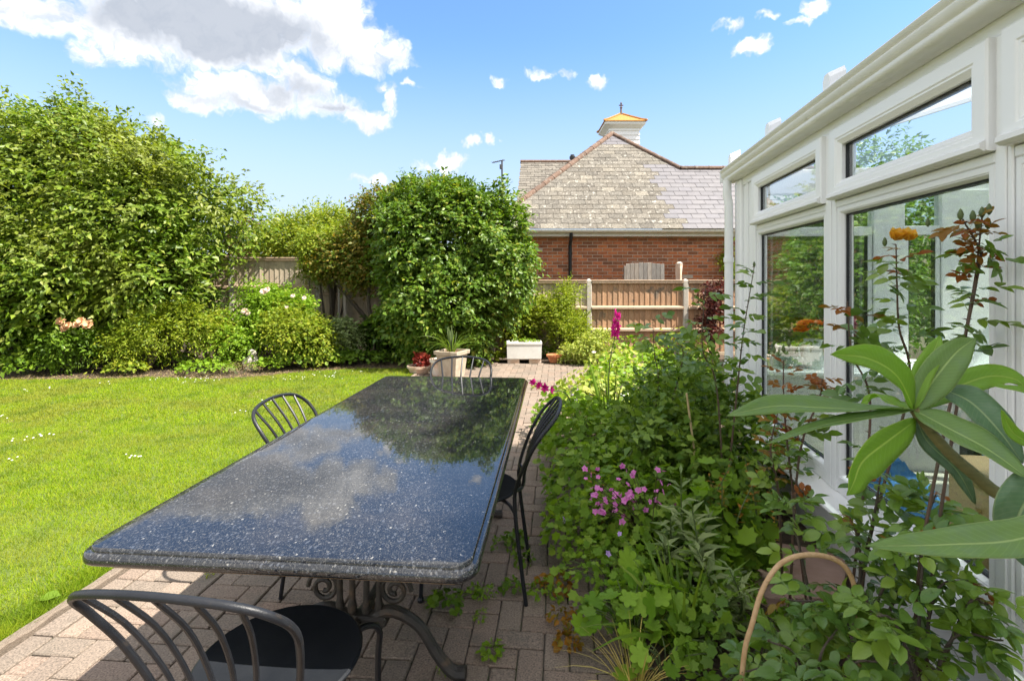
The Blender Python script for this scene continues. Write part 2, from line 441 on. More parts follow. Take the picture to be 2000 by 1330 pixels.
leafm('leaf_pale', [(.16,.23,.06),(.22,.28,.09),(.30,.33,.14),(.13,.19,.05)], .4, .45)
leafm('leaf_purple', [(.03,.010,.014),(.055,.016,.02),(.08,.03,.03)], .3, .4, tint=(1.3,.6,.7))
leafm('leaf_red', [(.20,.03,.03),(.12,.02,.03),(.28,.07,.06)], .3, .4, tint=(1.3,.7,.7))
leafm('leaf_heather', [(.13,.10,.08),(.20,.15,.13),(.10,.11,.05),(.26,.20,.20)], .3, .6, tint=(1.1,1,.8))
leafm('leaf_grey', [(.10,.15,.085),(.15,.20,.125),(.20,.25,.17)], .3, .55, tint=(1.1,1.2,.8))
leafm('leaf_rose', [(.055,.115,.034),(.075,.145,.038),(.10,.18,.036),(.14,.22,.036),(.065,.125,.04)], .3, .33, rnd='obj', spec=.5)
leafm('leaf_rose_small', [(.045,.095,.022),(.07,.13,.028),(.10,.165,.03),(.13,.20,.038)], .32, .36)
leafm('leaf_rose_red', [(.15,.055,.022),(.20,.085,.026),(.12,.09,.025),(.18,.12,.03)], .4, .4, rnd='obj', tint=(1.3,.9,.5))
leafm('leaf_geranium', [(.09,.19,.024),(.13,.24,.03),(.16,.27,.036),(.08,.16,.022)], .38, .45, rnd='obj')
leafm('leaf_geranium_mass', [(.075,.15,.022),(.10,.19,.028),(.14,.24,.036),(.18,.27,.055),(.06,.13,.02)], .42, .45)
leafm('leaf_autumn', [(.16,.09,.02),(.22,.10,.02),(.12,.13,.02)], .35, .5)
leafm('leaf_straw', [(.42,.33,.16),(.50,.42,.22),(.33,.27,.12),(.20,.22,.06)], .3, .6, tint=(1,1,.8))
leafm('leaf_blade', [(.06,.12,.02),(.09,.16,.028),(.13,.19,.035)], .35, .4)
leafm('petal_pink', [(.72,.17,.52),(.80,.28,.62),(.66,.14,.46)], .35, .6, tint=(1.1,.9,1.1))
leafm('petal_magenta', [(.60,.012,.22),(.72,.03,.32),(.50,.01,.18)], .35, .6, tint=(1.1,.8,1.0))
leafm('petal_lilac', [(.50,.30,.70),(.60,.40,.78)], .35, .6, tint=(1,1,1.1))
leafm('petal_white', [(.80,.76,.70),(.84,.82,.80)], .35, .6, tint=(1,1,1))
leafm('petal_blush', [(.80,.62,.52),(.84,.70,.62),(.80,.56,.46)], .35, .6, tint=(1.05,1,.9))
leafm('petal_peach', [(.82,.45,.24),(.85,.55,.34),(.80,.40,.20)], .35, .6, tint=(1.1,.95,.8))
leafm('petal_yellow', [(.85,.50,.05),(.85,.40,.03),(.85,.58,.12)], .4, .5, tint=(1.1,1,.7))
leafm('petal_orange', [(.80,.17,.012),(.85,.24,.02),(.72,.12,.01)], .35, .55, tint=(1.1,.9,.6))
leafm('petal_orange_red', [(.70,.08,.02),(.75,.14,.03)], .35, .55, tint=(1.1,.9,.6))

def big_leaf_mat(name, top, vein, trans, wax):
    """long leaf: paler mid vein and side veins, waxy bloom patches; object coords x across, y along"""
    m, q, b, out = shader(name)
    uv = q.new('ShaderNodeUVMap').outputs[0]
    sp = q.new('ShaderNodeSeparateXYZ'); q.t.links.new(uv, sp.inputs[0])
    ax = q.m('ABSOLUTE', q.m('SUBTRACT', sp.outputs[0], 0.5))
    mid = q.sstep(ax, 0.045, 0.010)
    ph = q.m('ADD', q.m('MULTIPLY', sp.outputs[1], 150.0), q.m('MULTIPLY', ax, -38.0))
    side = q.m('MULTIPLY', q.sstep(q.m('SINE', ph), 0.7, 1.0), 0.12)
    edge = q.m('MULTIPLY', q.sstep(ax, 0.46, 0.5), 0.6)
    f = q.m('MAXIMUM', q.m('MAXIMUM', q.m('MULTIPLY', mid, 0.85), side), edge)
    base = q.mix(q.m('MULTIPLY', q.sstep(q.noise(pos(q), 26, 5), .45, .7), wax), top, (.20,.30,.19))
    col = q.mix(f, base, vein)
    q.t.links.new(col, b.inputs['Base Color']); b.inputs['Roughness'].default_value = .42
    bn = q.new('ShaderNodeBump'); bn.inputs['Distance'].default_value = .0012
    q.t.links.new(q.m('ADD', q.m('MULTIPLY', f, -1.0), q.m('MULTIPLY', q.noise(pos(q), 60, 4), .5)), bn.inputs['Height']); q.t.links.new(bn.outputs[0], b.inputs['Normal'])
    tr = q.new('ShaderNodeBsdfTranslucent'); q.t.links.new(q.mix(1.0, col, (1.5, 1.5, .35), 'MULTIPLY'), tr.inputs[0])
    mx = q.new('ShaderNodeMixShader'); mx.inputs[0].default_value = trans
    q.t.links.new(b.outputs[0], mx.inputs[1]); q.t.links.new(tr.outputs[0], mx.inputs[2]); q.t.links.new(mx.outputs[0], out.inputs[0])
    return m
big_leaf_mat('big_leaf', (.20,.325,.085), (.45,.56,.24), .42, .35)
big_leaf_mat('big_leaf_young', (.27,.45,.045), (.52,.62,.18), .5, .05)
big_leaf_mat('big_leaf_old', (.11,.215,.09), (.36,.46,.23), .28, .5)

def granite():
    m, q, b, out = shader('granite')
    v = q.new('ShaderNodeTexCoord').outputs['Object']
    mp = q.new('ShaderNodeMapping'); q.t.links.new(v, mp.inputs[0]); mp.inputs['Rotation'].default_value = (0, 0, .6); mp.inputs['Scale'].default_value = (1, .62, 1)
    def cells(sc, vec):
        n = q.new('ShaderNodeTexVoronoi'); n.inputs['Scale'].default_value = sc; n.inputs['Randomness'].default_value = 1
        q.t.links.new(vec, n.inputs['Vector']); s = q.new('ShaderNodeSeparateColor'); q.t.links.new(n.outputs['Color'], s.inputs[0]); return s.outputs[0], s.outputs[1]
    wv = q.new('ShaderNodeVectorMath', operation='ADD'); q.t.links.new(mp.outputs[0], wv.inputs[0])
    sc = q.new('ShaderNodeVectorMath', operation='SCALE'); q.t.links.new(q.noise(mp.outputs[0], 70, 3, out=1), sc.inputs[0]); sc.inputs['Scale'].default_value = .012
    q.t.links.new(sc.outputs[0], wv.inputs[1])
    a, a2 = cells(420, wv.outputs[0]); c, c2 = cells(210, wv.outputs[0])
    col = q.ramp(a, [(0, (.010,.011,.014)), (.4, (.016,.018,.022)), (.66, (.027,.028,.030)), (.84, (.045,.046,.046)), (.94, (.065,.064,.060)), (.98, (.095,.09,.082))], 'CONSTANT')
    flake = q.ramp(c, [(0, (0,0,0)), (.94, (.06,.065,.075)), (.985, (.09,.09,.09)), (.996, (.19,.185,.17))], 'CONSTANT')
    col = q.mix(1.0, col, flake, 'LIGHTEN')
    dust = q.m('MULTIPLY', q.sstep(q.noise(v, 3.2, 6, .62), .42, .72), .13)
    col = q.mix(dust, col, (.16,.135,.11))
    q.t.links.new(col, b.inputs['Base Color'])
    b.inputs['IOR'].default_value = 1.62
    q.t.links.new(q.m('ADD', .025, q.m('MULTIPLY', q.sstep(q.noise(v, 7, 5, .6), .5, .85), .06)), b.inputs['Roughness'])
    bn = q.new('ShaderNodeBump'); bn.inputs['Distance'].default_value = .00012; q.t.links.new(q.noise(v, 26, 3), bn.inputs['Height']); q.t.links.new(bn.outputs[0], b.inputs['Normal'])
granite()

def window_glass(name, tint=(.93,.96,.95), refl=1.0):
    m, q, b, out = shader(name)
    tr = q.new('ShaderNodeBsdfTransparent'); tr.inputs[0].default_value = (*tint, 1)
    gl = q.new('ShaderNodeBsdfGlossy'); gl.inputs['Roughness'].default_value = .015; gl.inputs['Color'].default_value = (.95,.97,.97,1)
    bn = q.new('ShaderNodeBump'); bn.inputs['Distance'].default_value = .0006; q.t.links.new(q.noise(pos(q), 5, 2), bn.inputs['Height']); q.t.links.new(bn.outputs[0], gl.inputs['Normal'])
    fr = q.new('ShaderNodeFresnel'); fr.inputs['IOR'].default_value = 1.5
    bf = q.new('ShaderNodeNewGeometry').outputs['Backfacing']
    fac = q.m('MULTIPLY', q.m('MULTIPLY', fr.outputs[0], 2.1 * refl, clamp=True), q.m('SUBTRACT', 1.0, bf))   # reflect once per pane
    mx = q.new('ShaderNodeMixShader'); q.t.links.new(fac, mx.inputs[0])
    q.t.links.new(tr.outputs[0], mx.inputs[1]); q.t.links.new(gl.outputs[0], mx.inputs[2]); q.t.links.new(mx.outputs[0], out.inputs[0])
window_glass('window_glass')
window_glass('clear_glass', (.90,.94,.92), .6)
def roof_sheet():
    m, q, b, out = shader('roof_sheet')
    tr = q.new('ShaderNodeBsdfTransparent'); tr.inputs[0].default_value = (.85,.87,.90,1)
    tl = q.new('ShaderNodeBsdfTranslucent'); tl.inputs[0].default_value = (.9,.9,.92,1)
    mx = q.new('ShaderNodeMixShader'); mx.inputs[0].default_value = .35
    q.t.links.new(tr.outputs[0], mx.inputs[1]); q.t.links.new(tl.outputs[0], mx.inputs[2])
    m2 = q.new('ShaderNodeMixShader'); m2.inputs[0].default_value = .12; b.inputs['Base Color'].default_value = (.7,.72,.75,1); b.inputs['Roughness'].default_value = .2
    q.t.links.new(mx.outputs[0], m2.inputs[1]); q.t.links.new(b.outputs[0], m2.inputs[2]); q.t.links.new(m2.outputs[0], out.inputs[0])
roof_sheet()
M = MATS
pm('brick_far', (.33,.115,.05), (.46,.18,.08), 16, .9, .002, 150, rnd='island', rcols=[(.42,.45,.5),(1.0,.95,.9),(1.2,1.0,.8),(.85,.8,.75),(.62,.6,.6),(1.05,.85,.7),(1.25,1.1,.85)])

pm('fleshy_stem', (.13,.135,.04), (.20,.18,.065), 30, .6, .003, 60, stretch=(1,1,4))
pm('wall_white', (.72,.71,.68), (.78,.77,.74), 3, .8)
# ------------------------------------------------------------------ plant helpers
def _tri(fs): return np.array(fs, np.int32)
T_OVAL = (np.array([(0,0,0),(.5,.38,.10),(0,1,-.10),(-.5,.38,.10),(0,.45,0)], float), _tri([(0,1,4),(1,2,4),(2,3,4),(3,0,4)]))
T_ROUND = (np.array([(0,0,0),(.42,.22,.06),(.5,.58,.06),(0,1,-.04),(-.5,.58,.06),(-.42,.22,.06),(0,.5,-.02)], float), _tri([(0,1,6),(1,2,6),(2,3,6),(3,4,6),(4,5,6),(5,0,6)]))
T_BLADE = (np.array([(-.5,0,0),(.5,0,0),(.38,.5,.05),(-.38,.5,.05),(0,1,-.22)], float), _tri([(0,1,2),(0,2,3),(3,2,4)]))
T_GRASS = (np.array([(-.5,0,0),(.5,0,0),(0,1,-.25)], float), _tri([(0,1,2)]))
def palmate(nl=5, depth=.3, spread=280, per=3):
    """lobed leaf: rounded lobes round the stalk end"""
    n = nl * per + 1; V = [(0, .40, -.05)]
    for i in range(n):
        a = R(-spread / 2 + spread * i / (n - 1)); ph = (i % per) / per
        rr = 1.0 - depth * (1 - math.sin(math.pi * ph)) ** 1.2
        rr *= .80 + .20 * math.cos(a * .5)
        V.append((math.sin(a) * rr * .55, .40 + math.cos(a) * rr * .60, .045 * (1 if ph else -1)))
    V.append((0, .02, 0))
    return np.array(V, float), _tri([(0, i + 1, i) for i in range(1, n)] + [(0, n + 1, n), (0, 1, n + 1)])
T_PALM = palmate(5, .34, 280, 2)
T_PALM7 = palmate(7, .26, 300, 2)

def inst(T, Pp, D, N, L, W):
    """leaf template at points Pp, along D, normal N, length L, width W -> V,F"""
    tv, tf = T; n = len(Pp)
    D = unit(D); Sd = unit(np.cross(D, N)); N = np.cross(Sd, D)
    L = np.broadcast_to(np.asarray(L, float), (n,)); W = np.broadcast_to(np.asarray(W, float), (n,))
    V = (Pp[:, None, :] + tv[None, :, 0, None] * Sd[:, None, :] * W[:, None, None]
         + tv[None, :, 1, None] * D[:, None, :] * L[:, None, None] + tv[None, :, 2, None] * N[:, None, :] * L[:, None, None])
    Fc = tf[None] + (np.arange(n) * len(tv))[:, None, None]
    return V.reshape(-1, 3), Fc.reshape(-1, 3).astype(np.int32)
def merge(parts):
    V = []; Fc = []; k = 0
    for v, f in parts:
        V.append(v); Fc.append(f + k); k += len(v)
    return np.concatenate(V), np.concatenate(Fc)
def rdir(n, g=rng): return unit(g.normal(size=(n, 3)))

def lump(d, seed, amp):
    """smooth pseudo-noise on directions"""
    g = np.random.default_rng(seed); o = np.zeros(len(d))
    for k, a in ((2.2, .5), (4.5, .32), (9, .22)):
        for _ in range(3): o += a / 3 * np.sin(d @ (unit(g.normal(size=3)) * k * 1.6) + g.uniform(0, 6.28))
    return 1 + amp * o * 1.8

def sprays(ells, n, per=7, tw=.28, leaf=.06, wr=.5, out=1.0, up=.2, droop=.3, wind=(0,0,0), rnd=.6, shell=(.62, 1.0), seed=1, amp=.12, T=T_OVAL, zmin=.03, flatN=.5, side=.75, cut=None, clump=None, shrink=0.0):
    """twigs over the shell of a set of ellipsoids [(centre, radii)], leaves alternating along each twig"""
    g = np.random.default_rng(seed)
    if shrink: ells = [(c, np.maximum(np.asarray(r) - shrink * tw, np.asarray(r) * .45)) for c, r in ells]
    wgt = np.array([(r[0]*r[1] + r[1]*r[2] + r[0]*r[2]) for c, r in ells]); wgt = wgt / wgt.sum()
    which = g.choice(len(ells), n, p=wgt)
    C = np.array([e[0] for e in ells], float)[which]; Rr = np.array([e[1] for e in ells], float)[which]
    d = rdir(n, g); lm_ = np.empty(n)
    for k in range(len(ells)):
        s_ = which == k; lm_[s_] = lump(d[s_], seed * 31 + k, amp)
    t = shell[0] + (shell[1] - shell[0]) * np.sqrt(g.random(n))
    base = C + d * Rr * (t * lm_)[:, None]
    keep = base[:, 2] > zmin
    for k, (c, r) in enumerate(ells):                      # not deep inside a neighbour
        q = np.linalg.norm((base - np.array(c)) / (np.array(r)), axis=1)
        keep &= ~((q < shell[0] * .9) & (which != k))
    if cut is not None: keep &= cut(base)
    base, d, Rr = base[keep], d[keep], Rr[keep]; n = len(base)
    nrm_ = unit(d / Rr)
    if clump:                                              # leafy clumps stand out, gaps fall back
        ca, wl = clump; g2 = np.random.default_rng(seed + 999); nz = np.zeros(n)
        for i in range(7): nz += np.sin(base @ (unit(g2.normal(size=3)) * 6.283 / (wl * g2.uniform(.6, 1.5))) + g2.uniform(0, 6.28))
        nz /= 2.2; base = base + nrm_ * (ca * np.clip(nz, -1.4, 1.4))[:, None]
        kp = (nz > -.75) | (g.random(n) < .25); base, d, Rr, nrm_, nz = base[kp], d[kp], Rr[kp], nrm_[kp], nz[kp]; n = len(base)
        Lc = np.where(nz > .6, 1.35, 1.0)
    else: Lc = 1.0
    tdir = unit(nrm_ * out + np.array([0, 0, up]) + np.array(wind) + rnd * rdir(n, g))
    Ln = tw * g.uniform(.6, 1.3, n) * Lc
    k = (np.arange(per) + .6) / per
    pts = base[:, None] + tdir[:, None] * (k[None, :, None] * Ln[:, None, None])
    pts[:, :, 2] -= droop * (k[None] ** 2) * Ln[:, None]
    tt = unit(tdir[:, None] - np.array([0, 0, 1.0]) * (2 * droop * k)[None, :, None])
    sd = unit(np.cross(tt, np.array([0, 0, 1.0]) + .3 * rdir(n, g)[:, None]))
    sgn = np.where(np.arange(per) % 2 == 0, 1, -1)[None, :, None]
    ld = unit(tt * .75 + sd * sgn * side + .35 * g.normal(size=pts.shape) - np.array([0, 0, droop * .6]))
    ln = unit(np.array([0, 0, 1.0]) * flatN + nrm_[:, None] * .7 + .55 * g.normal(size=pts.shape))
    m = n * per
    L = leaf * g.uniform(.5, 1.35, m)
    V, Fc = inst(T, pts.reshape(-1, 3), ld.reshape(-1, 3), ln.reshape(-1, 3), L, L * wr)
    tips = (base, tdir, Ln)
    return V, Fc, tips

def limbs(mb, base, targets, r0=.06, bend=.25, seed=3, n=7, sides=6):
    g = np.random.default_rng(seed); base = np.asarray(base, float)
    for t in targets:
        t = np.asarray(t, float); L = np.linalg.norm(t - base)
        mid = base * .5 + t * .5 + g.normal(size=3) * bend * L * .25; mid[2] += .1 * L
        c = curve3([base, mid, t], n)
        mb.tube(c, np.linspace(r0, r0 * .22, n), sides)
    return mb

def shrub(name, label, cat, base, ells, n, mat, seed, group=None, stem_mat='bark', r0=.03, nst=7, kname='foliage', inner=None, extra=None, **kw):
    """thing > trunk/branches + foliage"""
    base = np.asarray(base, float)
    t = thing(name, label, cat, base, 0, group)
    V, Fc, _ = sprays(ells, n, seed=seed, **kw)
    parts = [(V, Fc)]
    if inner:
        kk = dict(kw); kk.update(shell=(.30, .62), out=.4, rnd=1.0); kk['leaf'] = kw.get('leaf', .06) * 1.25
        V2, F2, _ = sprays(ells, inner, seed=seed + 77, **kk); parts.append((V2, F2))
    V, Fc = merge(parts)
    me = mesh_np(kname, V - base, Fc, True)
    link(kname, me, M[mat], t, stuff=True)
    g = np.random.default_rng(seed + 5)
    tg = []
    for i in range(nst):
        c, r = ells[i % len(ells)]
        tg.append(np.array(c) + unit(g.normal(size=3)) * np.array(r) * .62)
    mb = MB(base); limbs(mb, base, tg, r0, seed=seed); mb.build('branches', M[stem_mat], t, smooth=True)
    return t

def E(px, py, Y, rx, ry, rd=None):
    c = P(px, py, Y); a, b = rx / F * Y, ry / F * Y
    return (c, np.array([a, a * .85 if rd is None else rd, b]))

def petals_flower(mb_v, c, up, r, n=5, cup=.35, wr=.8, layers=1, seed=0, T=T_ROUND):
    """ring(s) of petals around axis up, returns (V,F)"""
    g = np.random.default_rng(seed); up = unit(up)
    a0 = unit(np.cross(up, [.3, .9, .1])); b0 = np.cross(up, a0); parts = []
    for l in range(layers):
        k = max(3, n - l); ang = np.arange(k) / k * 2 * np.pi + l * .6 + g.uniform(0, 1)
        o = np.cos(ang)[:, None] * a0 + np.sin(ang)[:, None] * b0
        cu = cup + l * (1.6 / max(1, layers))
        D = unit(o + up * cu); N = unit(up - o * cu * .8)
        Pp = np.array(c) + o * r * .06 + up * 0.0
        L = r * (1 - .16 * l) * g.uniform(.9, 1.1, k)
        parts.append(inst(T, Pp + 0 * o, D, N, L, L * wr))
    return merge(parts)
def flower_obj(name, parent, org, c, up, r, mat, n=5, cup=.35, wr=.85, layers=1, seed=0):
    V, Fc = petals_flower(None, c, up, r, n, cup, wr, layers, seed)
    return link(name, mesh_np(name, V - np.asarray(org), Fc, True), M[mat], parent)

def blades(base, n, length, width, spread, mat_parts, seed, arch=.6, segs=5, r=.05):
    """arching grass/strap blades from a clump, returns V,F (quads)"""
    g = np.random.default_rng(seed); base = np.asarray(base, float); Vs = []; Fs = []; k = 0
    for i in range(n):
        a = g.uniform(0, 2*np.pi); o = np.array([math.cos(a), math.sin(a), 0]); lean = spread * g.uniform(.15, 1)
        L = length * g.uniform(.55, 1.1); b = base + o * r * g.random()
        t = np.linspace(0, 1, segs + 1)
        rad = L * (lean * t + arch * lean * t**2 * .5); hz = L * (t - arch * lean * .75 * t**2.2)
        pts = b + o * rad[:, None] + np.array([0, 0, 1]) * hz[:, None]
        sd = unit(np.cross(o, [0, 0, 1.0]) + .4 * g.normal(size=3)); w_ = width * (1 - t**2 * .92) * g.uniform(.7, 1.2)
        Vv = np.concatenate([pts - sd * w_[:, None] / 2, pts + sd * w_[:, None] / 2])
        m = segs + 1
        Fs.append(np.array([(j, j+1, m+j+1, m+j) for j in range(segs)]) + k); Vs.append(Vv); k += len(Vv)
    return np.concatenate(Vs), np.concatenate(Fs).astype(np.int32)
def blade_clump(name, label, cat, base, n, length, width, spread, mat, seed, group=None, arch=.6, kname='blades', r=.05):
    V, Fc = blades(base, n, length, width, spread, None, seed, arch, r=r)
    t = link(name, mesh_np(name, V - np.asarray(base), Fc, True), M[mat]); t.location = base
    return tag(t, label, cat, group)

def mound(base, r, h, n, leaf, seed, T=T_PALM, wr=.95, up=.8, hole=.0, zlo=.06, ecc=(1, 1)):
    """leaves held out on a low dome, as a ground-covering clump"""
    g = np.random.default_rng(seed); base = np.asarray(base, float)
    a = g.uniform(0, 2*np.pi, n); q = np.sqrt(g.random(n)); dome = np.sqrt(np.clip(1 - q**2 * .92, 0, 1))
    d = np.stack([np.cos(a), np.sin(a), np.zeros(n)], 1)
    lm_ = lump(d, seed, .22)
    hh = h * dome * g.uniform(.45, 1.05, n) * lm_ + zlo
    Pp = base + d * (q * r * lm_)[:, None] * np.array([ecc[0], ecc[1], 1]); Pp[:, 2] = base[2] + hh
    N = unit(np.array([0, 0, up]) + d * (.35 + .9 * q[:, None]) + .38 * g.normal(size=(n, 3)))
    D = unit(d * .8 + .7 * rdir(n, g) - np.array([0, 0, .25]))
    L = leaf * g.uniform(.55, 1.25, n)
    return inst(T, Pp, D, N, L, L * wr), (Pp, d)
def clump(name, label, cat, base, r, h, n, leaf, mat, seed, group=None, T=T_PALM, wr=.95, flowers=None, stems=14, ecc=(1, 1), up=.8, kname='foliage', zlo=.05):
    t = thing(name, label, cat, base, 0, group)
    (V, Fc), (Pp, d) = mound(base, r, h, n, leaf, seed, T, wr, ecc=ecc, up=up, zlo=zlo)
    link(kname, mesh_np(kname, V - np.asarray(base), Fc, True), M[mat], t, stuff=True)
    mb = MB(base)
    for i in range(min(stems, len(Pp))):
        mb.tube(curve3([np.asarray(base) + d[i] * .04, (np.asarray(base) * .5 + Pp[i] * .5) + [0, 0, .05], Pp[i]], 5), .003, 4)
    mb.build('stems', M['green_stem'], t)
    if flowers:
        fm, nf, fr, lift, fn = flowers; g = np.random.default_rng(seed + 9)
        for i in range(nf):
            k = g.integers(len(Pp)); c = Pp[k] + [0, 0, lift * g.uniform(.3, 1.2)]
            flower_obj('flower', t, base, c, unit(np.array([0, -.5, .8]) + .5 * g.normal(size=3)), fr * g.uniform(.8, 1.2), fm, fn, .25, .8, 1, seed + i)
    return t

# ---- compound rose leaf meshes shared by many objects
def rose_leaf_mesh(name, L, seed, nl=5):
    g = np.random.default_rng(seed); parts = []
    def leaflet(p, d, l):
        n = 7; t = np.linspace(0, 1, n); wv = np.sin(np.pi * t**.85) ** .8 * .27 * l; wv[0] = wv[-1] = 0
        wv[1:-1] *= 1 + .10 * (np.arange(n - 2) % 2)
        d = unit(d); nn = unit(np.array([0, 0, 1.0]) + .3 * g.normal(size=3)); sd = unit(np.cross(d, nn)); nn = np.cross(sd, d)
        mid = p + d * (t * l)[:, None] - nn * (.16 * l * t**2)[:, None]
        lf = mid - sd * wv[:, None] + nn * (.28 * wv)[:, None]; rt = mid + sd * wv[:, None] + nn * (.28 * wv)[:, None]
        V = np.concatenate([mid, lf, rt]); Fc = []
        for i in range(n - 1):
            Fc += [(i, i+1, n+i+1), (i, n+i+1, n+i), (i, 2*n+i+1, i+1), (i, 2*n+i, 2*n+i+1)]
        parts.append((V, np.array(Fc, np.int32)))
    ax = lambda t: np.array([0, t * L * .62, .05 * L * math.sin(t * 2.5) - .10 * L * t * t])
    leaflet(ax(1), np.array([0, 1, -.25]) + .15 * g.normal(size=3), L * .42)
    prs = [(.36, .34), (.82, .38)] if nl == 5 else [(.30, .28), (.60, .36), (.88, .40)]
    for t, s in prs:
        for sg in (-1, 1): leaflet(ax(t), np.array([sg * 1.0, .55, -.15]) + .15 * g.normal(size=3), L * s * g.uniform(.9, 1.1))
    pts = np.array([ax(t) for t in np.linspace(0, 1, 5)]); sd = np.array([.006 * L + .0007, 0, 0])
    V = np.concatenate([pts - sd, pts + sd]); parts.append((V, np.array([f for j in range(4) for f in ((j, j+1, 6+j), (j, 6+j, 5+j))], np.int32)))
    V, Fc = merge(parts)
    return mesh_np(name, V, Fc, True)
ROSE_ME = {}
for mt in ('leaf_rose', 'leaf_rose_red'):
    ROSE_ME[mt] = []
    for i in range(5):
        me = rose_leaf_mesh('leaf', 1.0, 50 + i, 5 if i % 3 else 7); me.materials.append(M[mt]); ROSE_ME[mt].append(me)
def leaf_at(me, parent, org, p, d, n, L):
    d = unit(d); s_ = unit(np.cross(d, n)); n = np.cross(s_, d)
    o = bpy.data.objects.new('leaf', me); COL.objects.link(o); o.parent = parent
    mt = Matrix(((s_[0], d[0], n[0]), (s_[1], d[1], n[1]), (s_[2], d[2], n[2]))).to_4x4()
    q_ = np.asarray(p) - np.asarray(org)
    o.matrix_local = Matrix.Translation(q_.tolist()) @ mt @ Matrix.Diagonal((L, L, L, 1))
    return o
# ------------------------------------------------------------------ ground, patio, lawn, beds
K = 0.09                                                    # garden axis leans 5.1 degrees right of the view
AX = unit(np.array([K, 1, 0])); BX = np.array([AX[1], -AX[0], 0])   # along the garden, across it
PO = np.array([-1.957, 2.3, 0])                             # a point on the patio's left edge
def gp(u, v, z=0): return PO + BX * u + AX * v + np.array([0, 0, z])

g_ = MB(); g_.add([(-900,-900,-.06),(900,-900,-.06),(900,900,-.06),(-900,900,-.06)], [(0,1,2,3)])
struct(g_.build('ground', M['ground']))

# patio bed, herringbone blocks
PW, PV0, PV1 = 2.42, -3.6, 7.0                              # width, near and far end along the axis
def quad_sheet(name, pts, mat, z):
    m = MB(); m.add([(p[0], p[1], z) for p in pts], [tuple(range(len(pts)))]); return m.build(name, M[mat])
patio = quad_sheet('patio', [gp(0, PV0), gp(PW, PV0), gp(PW, 4.6), gp(5.2, 4.6), gp(5.2, PV1), gp(-.0, PV1)], 'joint', -.012)
struct(patio, 'pinkish block paving laid in herringbone between lawn and flower bed')
bw, bl, gap = .1, .2, .005
def block(w_, l_): return MB().cbox((-w_/2+gap/2, -l_/2+gap/2, -.05), (w_/2-gap/2, l_/2-gap/2, 0), .0045)
blk = block(bw, bl).build('paver', M['paver']); bm_ = blk.data; bpy.data.objects.remove(blk)
cand = []
for i in range(-2, 56):
    for j in range(int(PV0 / bw), int(PV1 / bw)):
        md = (i - j) % 4
        if md == 0: u, v, r_ = (i + 1) * bw, (j + .5) * bw, 1
        elif md == 3: u, v, r_ = (i + .5) * bw, (j + 1) * bw, 0
        else: continue
        he = .1 if r_ else .05
        far = v > 4.72
        lo, hi = max(u - he, .111), min(u + he, 5.1 if far else PW - .004)
        if hi - lo < .03 or v > PV1 - .15: continue
        cand.append(((lo + hi) / 2, v, r_, (hi - lo) / (2 * he)))
for v in np.arange(PV0, PV1 - .2, .2):                      # soldier course along the lawn
    cand.append((.055, v + .1, 0, 1.0))
def visible_size(c):
    p = gp(c[0], c[1])
    if p[1] < 1.75: return -1
    px, py = 1000 + p[0] / p[1] * F, HZ + H * F / p[1]
    if not (-40 < px < 1240 and py < 1370): return -1
    if py > 1115 and px > 1160: return -1
    return 1 / p[1]
cand.sort(key=visible_size, reverse=True)
ang = math.atan2(-AX[0], AX[1])
FV, FF, kk = [], [], 0
bv = np.array([v.co[:] for v in bm_.vertices]); bf = [tuple(p.vertices) for p in bm_.polygons]
for n_, (u, v, r_, sc_) in enumerate(cand):
    p = gp(u, v, rng.normal() * .0018); a = ang + (math.pi / 2 if r_ else 0) + rng.normal() * .008
    tl = rng.normal(size=2) * .006
    mtx = Matrix.Translation(p.tolist()) @ Matrix.Rotation(a, 4, 'Z') @ Matrix.Rotation(tl[0], 4, 'X') @ Matrix.Rotation(tl[1], 4, 'Y') @ Matrix.Diagonal((1, sc_, 1, 1) if r_ else (sc_, 1, 1, 1))
    if n_ < 300:
        o = bpy.data.objects.new('paver', bm_); COL.objects.link(o); o.parent = patio; o.matrix_local = mtx
    else:
        A = np.array(mtx); FV.append(bv @ A[:3, :3].T + A[:3, 3]); FF += [tuple(i + kk for i in f) for f in bf]; kk += len(bv)
link('paving_blocks', mesh_np('paving_blocks', np.concatenate(FV), FF), M['paver_far'], patio, stuff=True)

# lawn: turf sheet and blades
BORD = [(-700,752),(0,744),(150,743),(290,739),(430,742),(520,736),(600,727),(700,722),(800,722)]
bpts = [G(a, b) for a, b in BORD]
lp = [gp(-.05, PV0)] + [gp(-.05, v) for v in np.arange(PV0 + .5, 5.6, .5)]
lawn_poly = [p[:2] for p in lp] + [bpts[-1][:2]] + [b[:2] for b in bpts[::-1]] + [(-14, 7.3), (-14, -2)]
m = MB(); m.add([(x, y, .012) for x, y in lawn_poly], [tuple(range(len(lawn_poly)))])
lawn = struct(m.build('lawn', M['lawn_turf']), 'sunlit mown lawn with brownish patches')
bx = np.array([p[0] for p in bpts]); by = np.array([p[1] for p in bpts]); o_ = np.argsort(bx); bx, by = bx[o_], by[o_]
def on_lawn(x, y):
    edge = PO[0] + K * (y - PO[1]) - .045
    return (x < edge) & (y < np.interp(x, bx, by))
def lawn_pts(n, y0, y1, seed):
    g = np.random.default_rng(seed); y = g.uniform(y0, y1, n * 3); x = g.uniform(-1.0, 0, n * 3) * (1.15 * y + 2.4)
    ok = on_lawn(x, y); return x[ok][:n], y[ok][:n]
gparts = []
